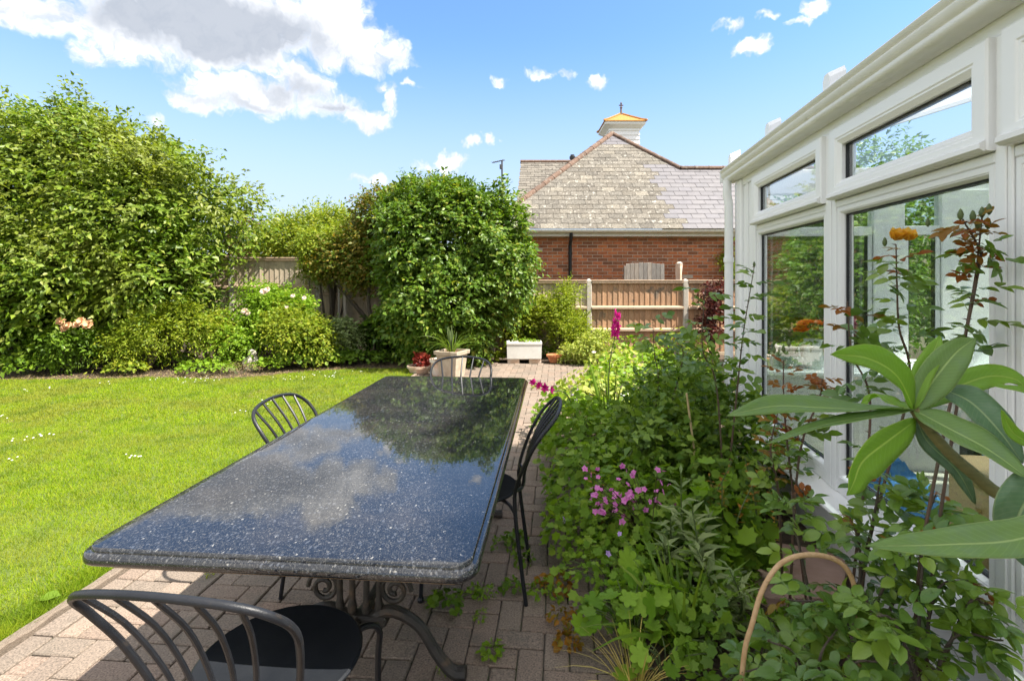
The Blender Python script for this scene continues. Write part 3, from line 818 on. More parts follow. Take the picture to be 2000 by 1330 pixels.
for n, y0, y1, h_, w_, sd in ((140000, .8, 3.2, .030, .0036, 1), (140000, 3.2, 5.2, .032, .0050, 2), (110000, 5.2, 8.6, .034, .0085, 3)):
    x, y = lawn_pts(n, y0, y1, sd); n = len(x); g = np.random.default_rng(sd + 40)
    Pp = np.stack([x, y, np.full(n, .008)], 1)
    D = unit(np.stack([g.normal(size=n) * .55 - .1, g.normal(size=n) * .55, np.ones(n)], 1)); N = unit(rdir(n, g) + [0, -.3, .2])
    L = h_ * g.uniform(.5, 1.35, n)
    gparts.append(inst(T_GRASS, Pp, D, N, L, np.full(n, w_) * g.uniform(.7, 1.3, n)))
# longer unmown fringe beside the edging
n = 16000; g = np.random.default_rng(9); y = 1.4 + 6.3 * g.random(n) ** 1.6; x = PO[0] + K * (y - PO[1]) - .05 - np.abs(g.normal(size=n)) * .09
D = unit(np.stack([g.normal(size=n) * .6 + .25, g.normal(size=n) * .6, np.ones(n)], 1))
gparts.append(inst(T_GRASS, np.stack([x, y, np.full(n, .006)], 1), D, rdir(n, g), .055 * g.uniform(.5, 1.4, n), .004 * g.uniform(.7, 1.3, n)))
V, Fc = merge(gparts)
gr = link('lawn_grass', mesh_np('lawn_grass', V, Fc), M['grass_blade'], None, stuff=True)
gr['label'] = 'short bright green grass blades of the mown lawn'; gr['category'] = 'grass'
# fallen petals and daisies on the lawn
dp = []
for px, py in [(270,900),(255,898),(80,860),(60,862),(40,866),(95,855),(8,822),(60,768),(110,760),(425,740),(300,745),(350,746),(360,752),(390,748),(380,744),(560,742),(575,745),(585,741),(630,735),(645,738),(655,733),(640,742),(610,738),(700,728),(420,746),(205,752),(520,790),(30,905),(470,808)]:
    for _ in range(3):
        p = G(px + rng.normal() * 9, py + rng.normal() * 2.5); p[2] = .04
        dp.append(petals_flower(None, p, unit([.1, -.3, 1]), .007 + .003 * rng.random(), 8, .05, .5, 1, int(px + py))[0:2])
V, Fc = merge(dp)
da = link('daisies', mesh_np('daisies', V, Fc), M['petal_white'], None, stuff=True)
da['label'] = 'tiny white daisies and petals scattered over the lawn'; da['category'] = 'daisies'

# timber edging lengths between lawn and paving
v = PV0; k = 0
EDGE = [('short weathered timber edging length in front of the near iron chair', 2.0), ('long weathered timber edging strip beside the near table corner', 2.6), ('weathered timber edging strip beyond the near one, behind the table', 2.9), ('farthest timber edging strip, ending by the terracotta pots', 2.0)]
for lb, ln in EDGE:
    mb = MB()
    n = int(ln / .1); rings = []
    for i in range(n + 1):
        c = gp(-.022 + rng.normal() * .002, v + i * ln / n); hh = .022 + rng.normal() * .002; ww = .022 + rng.normal() * .0025
        rings.append([c + BX * -ww + [0,0,-.04], c + BX * ww + [0,0,-.04], c + BX * ww + [0,0,hh - .006], c + BX * (ww - .008) + [0,0,hh], c - BX * (ww - .007) + [0,0,hh + .002], c - BX * ww + [0,0,hh - .007]])
    mb.loft(rings)
    tag(mb.build('timber_edging', M['edging_wood']), lb, 'edging', 'timber edging of the lawn'); v += ln + .012

# planting beds
quad_bed = [bpts[i] for i in range(len(bpts))] + [gp(-.02, 6.0), gp(-.02, PV1), gp(5.2, PV1), np.array([9, 9.0, 0]), np.array([9, 11.0, 0]), np.array([-14, 11.0, 0]), np.array([-14, 7.3, 0])]
struct(quad_sheet('border_soil', quad_bed, 'soil', .004), 'bare brown soil under the shrub border by the fences')
struct(quad_sheet('bed_soil', [gp(PW, PV0), gp(5.4, PV0), gp(5.4, 4.6), gp(PW, 4.6)], 'soil', .006), 'brown soil of the flower bed along the conservatory')
# bits of leaf mould and small stones on the soil
n = 5000; g = np.random.default_rng(21); x = g.uniform(-7.5, -1.2, n); y = np.interp(x, bx, by) + .03 + np.abs(g.normal(size=n)) * .35
V, Fc = inst(T_ROUND, np.stack([x, y, np.full(n, .012)], 1), rdir(n, g) * [1, 1, .4], unit(np.array([0, 0, 1]) + .5 * rdir(n, g)), g.uniform(.01, .03, n), g.uniform(.008, .02, n))
lt = link('leaf_litter', mesh_np('leaf_litter', V, Fc), M['leaf_heather'], None, stuff=True); lt['label'] = 'brown leaf litter on the border soil'; lt['category'] = 'litter'

# ------------------------------------------------------------------ neighbour's house
HY = 11.5
HO = np.array([2.5, HY, 0])
house = thing('neighbour_house', 'low red brick house with lichen slate hipped roof beyond the fence', 'house', HO)
mb = MB(HO); mb.box((-.9, HY - .0085, -.05), (10, HY + .25, 2.5)); mb.box((-.9, HY + .25, -.05), (-.65, HY + 7, 2.5)); wall = mb.build('wall', M['mortar'], house)
brk = MB().cbox((-.1075, -.03, -.0325), (.1075, .03, .0325), .004); bo = brk.build('brick', M['brick']); brm = bo.data; bpy.data.objects.remove(bo)
brh = MB().cbox((-.051, -.03, -.0325), (.051, .03, .0325), .004); bo = brh.build('brick', M['brick']); brhm = bo.data; bpy.data.objects.remove(bo)
nb = 0; FV, FF, kk = [], [], 0
bv2 = np.array([q.co[:] for q in brm.vertices]); bf2 = [tuple(p.vertices) for p in brm.polygons]
for r_ in range(33):
    z = .04 + r_ * .075
    if z > 2.46: break
    x = -.78 + (.1125 if r_ % 2 else 0); k = 0
    while x < 8.2:
        xc, yc = x, HY + rng.normal() * .0015
        if z > 1.38 and .55 < x < 5.3 and nb < 300:
            o = bpy.data.objects.new('brick', brm); COL.objects.link(o); o.parent = wall; o.location = (xc - HO[0], yc - HO[1] + .018, z); nb += 1
        elif x < 8:
            FV.append(bv2 + [xc, yc + .018, z] - HO); FF += [tuple(i + kk for i in f) for f in bf2]; kk += len(bv2)
        x += .225; k += 1
link('brickwork', mesh_np('brickwork', np.concatenate(FV), FF), M['brick_far'], wall, stuff=True)
# main roof slope facing the garden
TP = math.tan(R(40)); EY, EZ = 11.28, 2.585
def roofp(x, t, n=0.0):       # t = run from the eaves; n = lift off the plane
    return np.array([x, EY + t - n * math.sin(R(40)), EZ + t * TP + n * math.cos(R(40))])
APX, APT = 2.94, 3.76
mb = MB(HO)
back = 4.3
mb.add([roofp(-.64, 0), roofp(9, 0), roofp(9, 2.11), roofp(4.42, 2.11), roofp(APX, APT)], [(0, 1, 2, 3, 4)])
apex = roofp(APX, APT)
mb.add([roofp(-.64, 0), apex, apex + [0, 4.2, 0], np.array([-.64, EY + 2 * APT + 4.2, EZ])], [(0, 1, 2, 3)])       # left hip slope
rdg = roofp(4.42, 2.11)
mb.add([apex, rdg, rdg + [0, 6.0, 0], apex + [0, 4.2, 0]], [(0, 1, 2, 3)])
mb.add([rdg, roofp(9, 2.11), roofp(9, 2.11) + [0, 2.11, -2.11 * TP], rdg + [0, 2.11, -2.11 * TP]], [(0, 1, 2, 3)])
roof = mb.build('roof', M['far_slate'], house)
def slate_box(w_, l_, th=.012): return MB().add([(-w_/2,0,0),(w_/2,0,0),(w_/2,l_,-.004),(-w_/2,l_,-.004),(-w_/2,0,th),(w_/2,0,th),(w_/2,l_,.002),(-w_/2,l_,.002)], [(0,3,2,1),(4,5,6,7),(0,1,5,4),(1,2,6,5),(2,3,7,6),(3,0,4,7)])
SW, GAUGE = .315, .2
full = slate_box(SW - .008, GAUGE + .05).build('slate', None); fm_ = full.data; bpy.data.objects.remove(full)
sl_old = fm_.copy(); sl_old.materials.clear(); sl_old.materials.append(M['old_slate'])
sl_new = fm_.copy(); sl_new.materials.clear(); sl_new.materials.append(M['new_slate'])
ct, st = math.cos(R(40)), math.sin(R(40))
rotm = Matrix.Rotation(R(40), 4, 'X'); rows = []
dt = GAUGE * ct
nrow = int(APT / dt)
FV, FF, kk = [], [], 0; ns = 0
sv = np.array([q.co[:] for q in fm_.vertices]); sf = [tuple(p.vertices) for p in fm_.polygons]; rm = np.array(rotm)[:3, :3]
for r_ in range(nrow):
    t = r_ * dt
    xl = -.64 + .951 * t + .02; xr = 9.0 if t < 2.11 - dt * .6 else 4.42 - (t - 2.11) * .897
    xb = 3.56 + .10 * (1 - t / 2.1) + .16 * math.sin(r_ * 1.7)
    x = xl - (SW / 2 if r_ % 2 else 0)
    x = math.floor(xl / SW) * SW + (SW / 2 if r_ % 2 else 0)
    while x < xr:
        a, b = max(x, xl), min(x + SW, xr)
        if b - a > .04:
            p = roofp((a + b) / 2, t, .006 + rng.random() * .004); sc = (b - a) / SW
            new = (a + b) / 2 > xb and t < 2.15
            vis = a < 5.75
            if vis and ns < 300:
                o = bpy.data.objects.new('slate', sl_new if new else sl_old); COL.objects.link(o); o.parent = roof
                o.matrix_local = Matrix.Translation((p - HO).tolist()) @ rotm @ Matrix.Rotation(rng.normal() * .006, 4, 'Z') @ Matrix.Diagonal((sc, 1, 1, 1)); ns += 1
            else:
                FV.append((sv * [sc, 1, 1]) @ rm.T + p - HO); FF += [tuple(i + kk for i in f) for f in sf]; kk += len(sv)
        x += SW
link('slates', mesh_np('slates', np.concatenate(FV), FF), M['new_slate'], roof, stuff=True)
# hip and ridge tiles
def ridge_run(p0, p1, n, r_, mat):
    p0, p1 = np.array(p0), np.array(p1); d = (p1 - p0) / n
    for i in range(n):
        a = p0 + d * i - d * .04; b = p0 + d * (i + 1) + d * .03
        m = MB(HO); u_ = unit(np.cross(d, [0, 0, 1])); w_ = np.cross(u_, unit(d)); rings = []
        for q_, rr in ((a, r_ * 1.08), (a * .9 + b * .1, r_ * 1.0), (b, r_ * .96)):
            aa = np.linspace(-.35, math.pi + .35, 8); rings.append([q_ + u_ * math.cos(t_) * rr + w_ * (math.sin(t_) * rr * .85 - r_ * .2) for t_ in aa])
        m.loft(rings); m.build('hip_tile', M[mat], roof, smooth=True)
ridge_run(roofp(-.66, -.02, .01), apex + [0, 0, .04], 15, .085, 'ridge_tile')
ridge_run(apex + [0, 0, .03], rdg + [0, 0, .03], 8, .08, 'ridge_tile')
ridge_run(rdg + [0, 0, .04], roofp(8.8, 2.11) + [0, 0, .04], 12, .075, 'ridge_tile')
# fascia, gutter, downpipe
mb = MB(HO); mb.box((-.72, EY + .02, EZ - .16), (9, EY + .045, EZ - .012)); mb.build('fascia', M['cream_fascia'], house)
mb = MB(HO); mb.box((-.7, EY + .046, EZ - .16), (9, HY + .02, EZ - .145)); mb.build('soffit', M['cream_fascia'], house)
aa = np.linspace(math.pi, 2 * math.pi, 9); gx = [(EY - .055 + math.cos(t_) * .06, EZ - .03 + math.sin(t_) * .06) for t_ in aa]; gi = [(EY - .055 + math.cos(t_) * .053, EZ - .03 + math.sin(t_) * .053) for t_ in aa[::-1]]
mb = MB(HO); pr = gx + gi; mb.loft([[(x_, y_, z_) for y_, z_ in pr] for x_ in (-.74, 9)]); mb.build('gutter', M['cream_fascia'], house, smooth=True)
x_ = .113 * HY; mb = MB(HO); mb.tube([(x_, EY - .05, EZ - .09), (x_, EY - .03, EZ - .2), (x_, HY - .09, EZ - .30), (x_, HY - .06, EZ - .4), (x_, HY - .06, .05)], .038, 12)
dpipe = mb.build('downpipe', M['black_pipe'], house, smooth=True)
for z in (2.05, 1.0): MB(HO).lathe([(.046, -.03), (.046, .03)], (x_, HY - .06, z), 12, True, True).build('pipe_clip', M['black_pipe'], dpipe)
# cross wing roof behind
A0, A1 = np.array([.145, 14.55, 3.66]), np.array([.315, 17.5, 5.48])
mb = MB(HO); mb.add([A0, (5, 14.55, 3.66), (5, 17.5, 5.48), A1, (.315, 20.4, 3.7), (5, 20.4, 3.7)], [(0, 1, 2, 3), (3, 2, 5, 4)]); wing = mb.build('wing_roof', M['far_slate'], house)
FV, FF, kk = [], [], 0; nr = 17; sl = np.linalg.norm(A1 - A0) / nr; pa = math.atan2(A1[2] - A0[2], A1[1] - A0[1]); rw = np.array(Matrix.Rotation(pa, 3, 'X'))
for r_ in range(nr):
    f_ = r_ / nr; b0 = A0 + (A1 - A0) * f_; x = b0[0] - (.12 if r_ % 2 else 0)
    while x < 3.2:
        FV.append((sv * [.23 / SW, sl / GAUGE, 1.3]) @ rw.T + [max(x, b0[0] - .02) + .12, b0[1], b0[2] + .006 + rng.random() * .006] - HO); FF += [tuple(i + kk for i in f) for f in sf]; kk += len(sv); x += .235
link('slates', mesh_np('slates', np.concatenate(FV), FF), M['far_slate'], wing, stuff=True)
mb = MB(HO); mb.tube([A1 + [-.03, 0, .02], (3.4, 17.5, 5.5)], .07, 8); mb.build('ridge', M['ridge_tile'], wing)
mb = MB(HO); mb.add([(.2, 14.6, 0), (.34, 17.5, 0), (.34, 20.3, 0), (.34, 20.3, 3.6), (.34, 17.5, 5.36), (.2, 14.6, 3.58)], [(0, 1, 4, 5), (1, 2, 3, 4)]); mb.build('wing_wall', M['brick_house_wall'], house)
vp = P(1118, 318, 17.3); MB(HO).lathe([(.075, -.4), (.075, .12), (.10, .13), (.10, .2), (.07, .22), (.07, .26)], vp, 12, True, True).build('vent_pipe', M['black_pipe'], house, smooth=True)
# cupola
cu = MB(HO); CX, CY = 3.345, 15.7; hw = .44
cup = cu; cup.box((CX - hw, CY - hw, 5.0), (CX + hw, CY + hw, 6.05)); cupo = cup.build('cupola', M['white_render'], house)
for i in range(8):
    z = 5.0 + i * .13; m = MB(HO); e = hw + .004
    m.add([(CX-e-.022, CY-e-.022, z), (CX+e+.022, CY-e-.022, z), (CX+e+.022, CY+e+.022, z), (CX-e-.022, CY+e+.022, z), (CX-e, CY-e, z+.128), (CX+e, CY-e, z+.128), (CX+e, CY+e, z+.128), (CX-e, CY+e, z+.128)], [(0,1,5,4),(1,2,6,5),(2,3,7,6),(3,0,4,7),(3,2,1,0)])
    m.build('weatherboard', M['white_upvc'], cupo)
e = .62; m = MB(HO); m.loft([[(CX+s*q_, CY+t_*q_, z) for s, t_ in ((-1,-1),(1,-1),(1,1),(-1,1))] for q_, z in ((.47, 5.98), (.58, 6.06), (.60, 6.07), (.60, 6.14))]); m.build('cornice', M['white_render'], cupo)
m = MB(HO); prof = [(.63, 6.145), (.625, 6.17), (.50, 6.23), (.36, 6.32), (.22, 6.41), (.07, 6.51), (.05, 6.53)]
m.loft([[(CX+s*q_, CY+t_*q_, z) for s, t_ in ((-1,-1),(1,-1),(1,1),(-1,1))] for q_, z in prof]); crf = m.build('cupola_roof', M['orange_tile'], cupo)
for s, t_ in ((-1,-1),(1,-1),(1,1),(-1,1)):
    MB(HO).tube([(CX+s*q_, CY+t_*q_, z+.012) for q_, z in prof], .03, 6).build('hip_tile', M['orange_tile'], cupo, smooth=True)
MB(HO).lathe([(.085, 6.5), (.06, 6.56), (.03, 6.60), (.024, 6.72), (.045, 6.74), (.02, 6.765), (.018, 6.85), (.03, 6.87), (.012, 6.91)], (CX, CY, 0), 10, True, True).build('finial', M['ridge_tile'], cupo, smooth=True)
m = MB(HO); m.cbox((CX-.07, CY-.015, 6.80), (CX+.07, CY+.015, 6.83), .006); m.build('finial_arm', M['ridge_tile'], cupo)

# television aerial on its mast, beyond the bush
ab = P(982, 400, 13.2)
aer = thing('television_aerial', 'thin grey mast with small television aerial rising behind the round bush', 'aerial', (ab[0], ab[1], 0))
top = P(981, 316, 13.2); org = np.array([ab[0], ab[1], 0])
MB(org).tube([(ab[0], ab[1], 0), (ab[0] - .02, ab[1], top[2] + .02)], .022, 8).build('mast', M['dark_metal'], aer)
a0, a1 = P(962, 318, 13.0), P(985, 313, 13.5); m = MB(org); m.tube([a0, a1], .014, 6); boom = m.build('boom', M['dark_metal'], aer)
for f_ in np.linspace(.05, .95, 7):
    c = a0 * (1 - f_) + a1 * f_; MB(org).tube([c + [-.03, -.12, -.02], c + [.03, .12, .02]], .008, 5).build('rod', M['dark_metal'], aer)
m = MB(org); c = P(978, 326, 13.2); m.cbox(c - [.03, .03, .06], c + [.03, .03, .06], .01); m.build('bracket', M['dark_metal'], aer)

# ------------------------------------------------------------------ fences
def fence(name, label, Y, posts, tops, rails, mats, gravel, bays_label=None, pw=.10, cap=True):
    org = np.array([posts[0], Y, 0]); t = thing(name, label, 'fence', org)
    for i, x in enumerate(posts):
        zt = max(tops[max(0, i - 1)], tops[min(i, len(tops) - 1)]) + .03
        m = MB(org); m.cbox((x - pw/2, Y - .06, -.05), (x + pw/2, Y + .05, zt - .02), .012)
        m.loft([[(x + s*q_, Y - .005 + u*q_, z) for s, u in ((-1,-1),(1,-1),(1,1),(-1,1))] for q_, z in ((pw/2 - .013, zt - .021), (.012, zt + .004))]); m.build('post', M['post_concrete'], t)
    for i in range(len(posts) - 1):
        x0, x1 = posts[i] + pw/2 + .006, posts[i+1] - pw/2 - .006; zt = tops[i]
        nbd = int(round((x1 - x0) / .104)); w_ = (x1 - x0) / nbd
        for k in range(nbd):
            a = x0 + k * w_; dz = rng.normal() * .004; tk = .006
            m = MB(org); b = a + w_ + .012
            y0 = Y - .010
            m.add([(a, y0 - .016, gravel + .01), (b, y0 - .002, gravel + .01), (b, y0 + .004, gravel + .01), (a, y0, gravel + .01), (a, y0 - .016, zt - .03 + dz), (b, y0 - .002, zt - .03 + dz), (b, y0 + .004, zt - .03 + dz), (a, y0, zt - .03 + dz)], [(0,3,2,1),(4,5,6,7),(0,1,5,4),(1,2,6,5),(2,3,7,6),(3,0,4,7)])
            m.build('board', M[mats[i]], t)
        for z in rails[i]:
            m = MB(org); m.add([(x0 - .006, Y - .072, z - .032), (x1 + .006, Y - .072, z - .032), (x1 + .006, Y - .028, z - .04), (x0 - .006, Y - .028, z - .04), (x0 - .006, Y - .072, z + .004), (x1 + .006, Y - .072, z + .004), (x1 + .006, Y - .028, z + .028), (x0 - .006, Y - .028, z + .028)], [(0,3,2,1),(4,5,6,7),(0,1,5,4),(1,2,6,5),(2,3,7,6),(3,0,4,7)])
            m.build('rail', M['fence_rail'], t)
        m = MB(org); m.cbox((x0 - .004, Y - .062, zt - .055), (x1 + .004, Y - .03, zt - .012), .005); m.build('rail', M['fence_rail'], t)
        m = MB(org); m.cbox((x0 - .004, Y - .07, zt - .011), (x1 + .004, Y + .02, zt + .012), .005); m.build('capping', M['fence_rail'], t)
        m = MB(org); m.cbox((x0, Y - .03, -.05), (x1, Y + .02, gravel), .004); m.build('gravel_board', M['fence_grey'], t)
    return t
fence('low_fence', 'low warm brown feather-edge fence in front of the brick house', 10.0, [-2.28, -.39, 1.50, 3.38, 5.27, 7.15], [1.45] * 5, [(.93, .50)] * 5, ['fence_grey', 'fence_grey', 'fence_warm', 'fence_warm', 'fence_warm'], .06)
fence('tall_fence', 'taller pale weathered board fence behind the left-hand roses', 10.3, [-9.3, -7.5, -5.63, -3.89, -2.2], [1.93, 1.93, 1.90, 1.72], [(1.33, .66)] * 3 + [(1.19, .61)], ['fence_grey'] * 4, .14)
# things standing between fence and brick wall
o = np.array([2.7, 11.0, 0]); t = thing('weathered_gate', 'grey weathered picket gate leaning on the brick wall behind the low fence', 'gate', o)
for k in range(9):
    x = 2.44 + k * .092; zt = 1.80 + .035 * math.sin((k + .5) / 9 * math.pi); m = MB(o); m.cbox((x, 10.96, .1), (x + .086, 10.985, zt + rng.normal() * .004), .004); m.build('board', M['grey_wood'], t)
for z in (.5, 1.3): m = MB(o); m.cbox((2.43, 10.99, z), (3.28, 11.03, z + .08), .005); m.build('brace', M['grey_wood'], t)
m = MB(o); m.cbox((2.40, 10.95, .05), (2.435, 11.02, 1.76), .005); m.build('stile', M['grey_wood'], t)
c = P(1326, 548, 10.8); m = MB(); rings = []
for z, r_ in ((0, .08), (1.2, .075), (1.5, .07), (1.62, .075), (1.74, .068), (1.81, .072), (1.84, .045)):
    g = np.random.default_rng(int(z * 100)); rings.append([(c[0] + math.cos(a) * r_ * g.uniform(.8, 1.15), c[1] + math.sin(a) * r_ * g.uniform(.8, 1.15), z) for a in np.arange(8) / 8 * 2 * math.pi])
m.loft(rings); tag(m.build('rough_post', M['terracotta_pale'], None, True), 'rough pale and rusty post stump between fence and brick wall', 'post')

# unseen bungalow added behind the conservatory, kept low and white for fill light
C0 = np.array([1.845, 4.19, 0.0]); CR = -math.atan(.13)
hs = thing('added_bungalow', 'added white rendered bungalow behind the conservatory, outside the picture', 'house', C0, CR)
m = MB(); m.box((2.62, -10, -.05), (6.4, -1.15, 2.75)); m.build('wall', M['wall_white'], hs)
m = MB(); m.add([(2.617, -10.3, 2.76), (6.7, -10.3, 2.76), (6.7, -.9, 2.76), (2.617, -.9, 2.76), (4.6, -10.3, 4.2), (4.6, -.9, 4.2)], [(0, 1, 4), (1, 2, 5, 4), (2, 3, 5), (3, 0, 4, 5), (3, 2, 1, 0)]); m.build('roof', M['house_roof'], hs)
# ------------------------------------------------------------------ conservatory (local: y along the long wall, 0 = far corner, negative towards the camera; x inward)
con = thing('conservatory', 'white framed glazed conservatory with long white gutter at the right', 'conservatory', C0, CR)
UP = M['white_upvc']
T0 = -5.6
def cpart(name, a, b, ch=.004, mat=UP, parent=None): return MB().cbox(a, b, ch).build(name, mat, parent or con)
# base wall and sill
cpart('base_wall', (.03, T0, -.05), (.27, -.02, .32), .006, M['white_render'])
prof = [(-.10,.335),(-.105,.345),(-.10,.355),(-.03,.372),(.0,.39),(.12,.39),(.12,.325),(-.085,.325)]
MB().sweep(prof, T0, .02).build('sill', M['grimy_upvc'], con)
cpart('bottom_rail', (.0, T0, .391), (.075, -.12, .452))
# head beam above the fanlights
cpart('head_beam', (.004, T0, 2.205), (.08, 0.0, 2.33))
# corner post and boxed pilaster
cpart('corner_post', (-.012, -.115, .391), (.10, .035, 2.26), .01)
cpart('pilaster', (.012, -.44, .452), (.07, -.116, 2.204))
for y in (-.20, -.235, -.40): cpart('trim_strip', (.004, y - .012, .453), (.0121, y + .012, 2.203), .003)
# downpipe at the corner
dpp = MB().tube([(-.075, .02, 2.27), (-.075, .02, 2.15), (-.062, .02, 2.08), (-.062, .02, .03)], .034, 14).build('downpipe', UP, con, True)
for z in (1.62, .75): MB().lathe([(.041, -.02), (.041, .02)], (-.062, .02, z), 14, True, True).build('pipe_clip', UP, dpp)
# gutter and soffit
prof = [(.0,2.262),(-.035,2.262),(-.072,2.266),(-.084,2.276),(-.087,2.292),(-.083,2.300),(-.090,2.306),(-.100,2.318),(-.103,2.334),(-.098,2.342),(-.108,2.350),(-.113,2.366),(-.108,2.372),(-.102,2.366),(-.095,2.345),(-.085,2.305),(-.03,2.29),(.0,2.292)]
MB().sweep(prof, T0, .10).build('gutter', M['grimy_upvc'], con, True)
cpart('gutter_end', (-.111, .101, 2.27), (.0, .106, 2.367), .002)
MB().sweep([(.001,2.333),(.001,2.345),(.10,2.375),(.10,2.335)], T0, .1).build('eaves_beam', UP, con)
# mullions
BAYS = [(-1.515, -.455), (-2.615, -1.63), (-3.70, -2.69), (-4.80, -3.80)]
for (a, b) in ((-1.63, -1.515), (-2.69, -2.615), (-3.80, -3.70), (-4.92, -4.80)):
    mu = cpart('mullion', (-.006, a + .004, .391), (.078, b - .004, 2.204))
    MB().cbox((-.012, (a+b)/2 - .017, .40), (-.0055, (a+b)/2 + .017, 2.20), .003).build('cover_strip', UP, mu)
def frame_rect(name, x0, x1, y0, y1, z0, z1, wd, ch, parent, slope=.0, mat=UP):
    """mitred rectangular frame in the wall plane, outer face bevelled towards the glass"""
    m = MB(); rings = []
    def rect(i, x): return [(x, y0+i, z0+i), (x, y1-i, z0+i), (x, y1-i, z1-i), (x, y0+i, z1-i)]
    rings = [rect(0, x1), rect(0, x0 + ch), rect(ch, x0), rect(wd*.62, x0), rect(wd*.68, x0 + .004), rect(wd*.76, x0 + .004), rect(wd, x0 + .02), rect(wd, x1)]
    m.loft(rings, False, False); n = 4
    k = len(rings) - 1
    m.f += [(k*4+j, k*4+(j+1) % 4, (j+1) % 4, j) for j in range(4)]
    return m.build(name, mat, parent)
for i, (a, b) in enumerate(BAYS):
    # main light
    fr = frame_rect('window_frame', -.002, .06, a - .0, b, .4525, 1.815, .036, .004, con)
    gk = frame_rect('gasket', .024, .045, a + .036, b - .036, .4885, 1.779, .010, .001, con, mat=M['gasket'])
    MB().box((.030, a + .044, .4965), (.034, b - .044, 1.771)).build('pane', M['window_glass'], con)
    MB().box((.052, a + .044, .4965), (.055, b - .044, 1.771)).build('pane', M['clear_glass'], con)
    cpart('transom', (-.004, a - .002, 1.8155), (.076, b + .002, 1.850))
    # drip nose of the fanlight and the fanlight itself
    fl = frame_rect('fanlight_frame', -.034, .05, a - .012, b + .012, 1.853, 2.203, .088, .006, con)
    MB().sweep([(-.038,1.853),(-.052,1.862),(-.050,1.878),(-.0345,1.888),(-.0345,1.853)], a - .008, b + .008).build('drip_bar', M['grimy_upvc'], fl)
    frame_rect('gasket', .002, .03, a + .076, b - .076, 1.941, 2.115, .008, .001, fl, mat=M['gasket'])
    MB().box((.010, a + .082, 1.947), (.014, b - .082, 2.109)).build('pane', M['window_glass'], fl)
# window handles, seen on the inner side of the fanlights, and a trickle vent strip
for (a, b) in BAYS[:3]:
    hd = cpart('handle_plate', (.0505, (a + b) / 2 - .05, 1.872), (.058, (a + b) / 2 + .05, 1.896), .003)
    MB().cbox((.0585, (a + b) / 2 - .012, 1.876), (.085, (a + b) / 2 + .09, 1.892), .004).build('handle', UP, hd)
# end wall across the far end
WW = 2.6
cpart('end_base_wall', (.10, -.20, -.05), (WW, -.004, .74), .004, M['white_render'])
cpart('inner_ledge', (.11, -.34, .741), (WW, -.01, .775), .008)
cpart('end_head_beam', (.10, -.07, 2.14), (WW, -.004, 2.33))
for (a, b) in ((.10, .17), (.98, 1.20), (1.46, 1.80), (2.45, 2.6)): cpart('end_post', (a, -.10, .776), (b, -.004, 2.139))
for (a, b) in ((.17, .98), (1.20, 1.46), (1.80, 2.45)):
    m = MB(); m.cbox((a, -.085, .776), (b, -.03, .84), .004); m.build('end_rail', UP, con)
    m = MB(); m.cbox((a, -.085, 1.80), (b, -.03, 1.87), .004); m.build('end_rail', UP, con)
    for x in (a + .004, b - .034): MB().cbox((x, -.084, .841), (x + .03, -.031, 1.799), .003).build('end_stile', UP, con)
    for x in (a + .034, b - .042): MB().box((x, -.075, .845), (x + .008, -.04, 1.795)).build('gasket', M['gasket'], con)
    MB().box((a + .03, -.058, .84), (b - .03, -.054, 1.80)).build('pane', M['clear_glass'], con)
    MB().box((a, -.058, 1.87), (b, -.054, 2.139)).build('pane', M['clear_glass'], con)
# floor, house-side wall
cpart('floor', (.27, T0, -.05), (2.61, -.02, .03), .002, M['floor_tile'])
cpart('inner_wall', (2.601, T0, .031), (2.615, -1.2, 3.0), .001, M['white_render'])
for y in (-1.19, -.62, -.11): cpart('side_post', (2.54, y - .04, .031), (2.61, y + .04, 2.9))
cpart('side_rail', (2.55, -1.15, .031), (2.60, -.66, .30)); cpart('side_rail', (2.55, -.58, .031), (2.60, -.15, .30)); cpart('side_rail', (2.55, -1.15, 2.2), (2.60, -.15, 2.3))
for a, b in ((-1.15, -.66), (-.58, -.15)): MB().box((2.572, a, .30), (2.576, b, 2.2)).build('pane', M['clear_glass'], con)
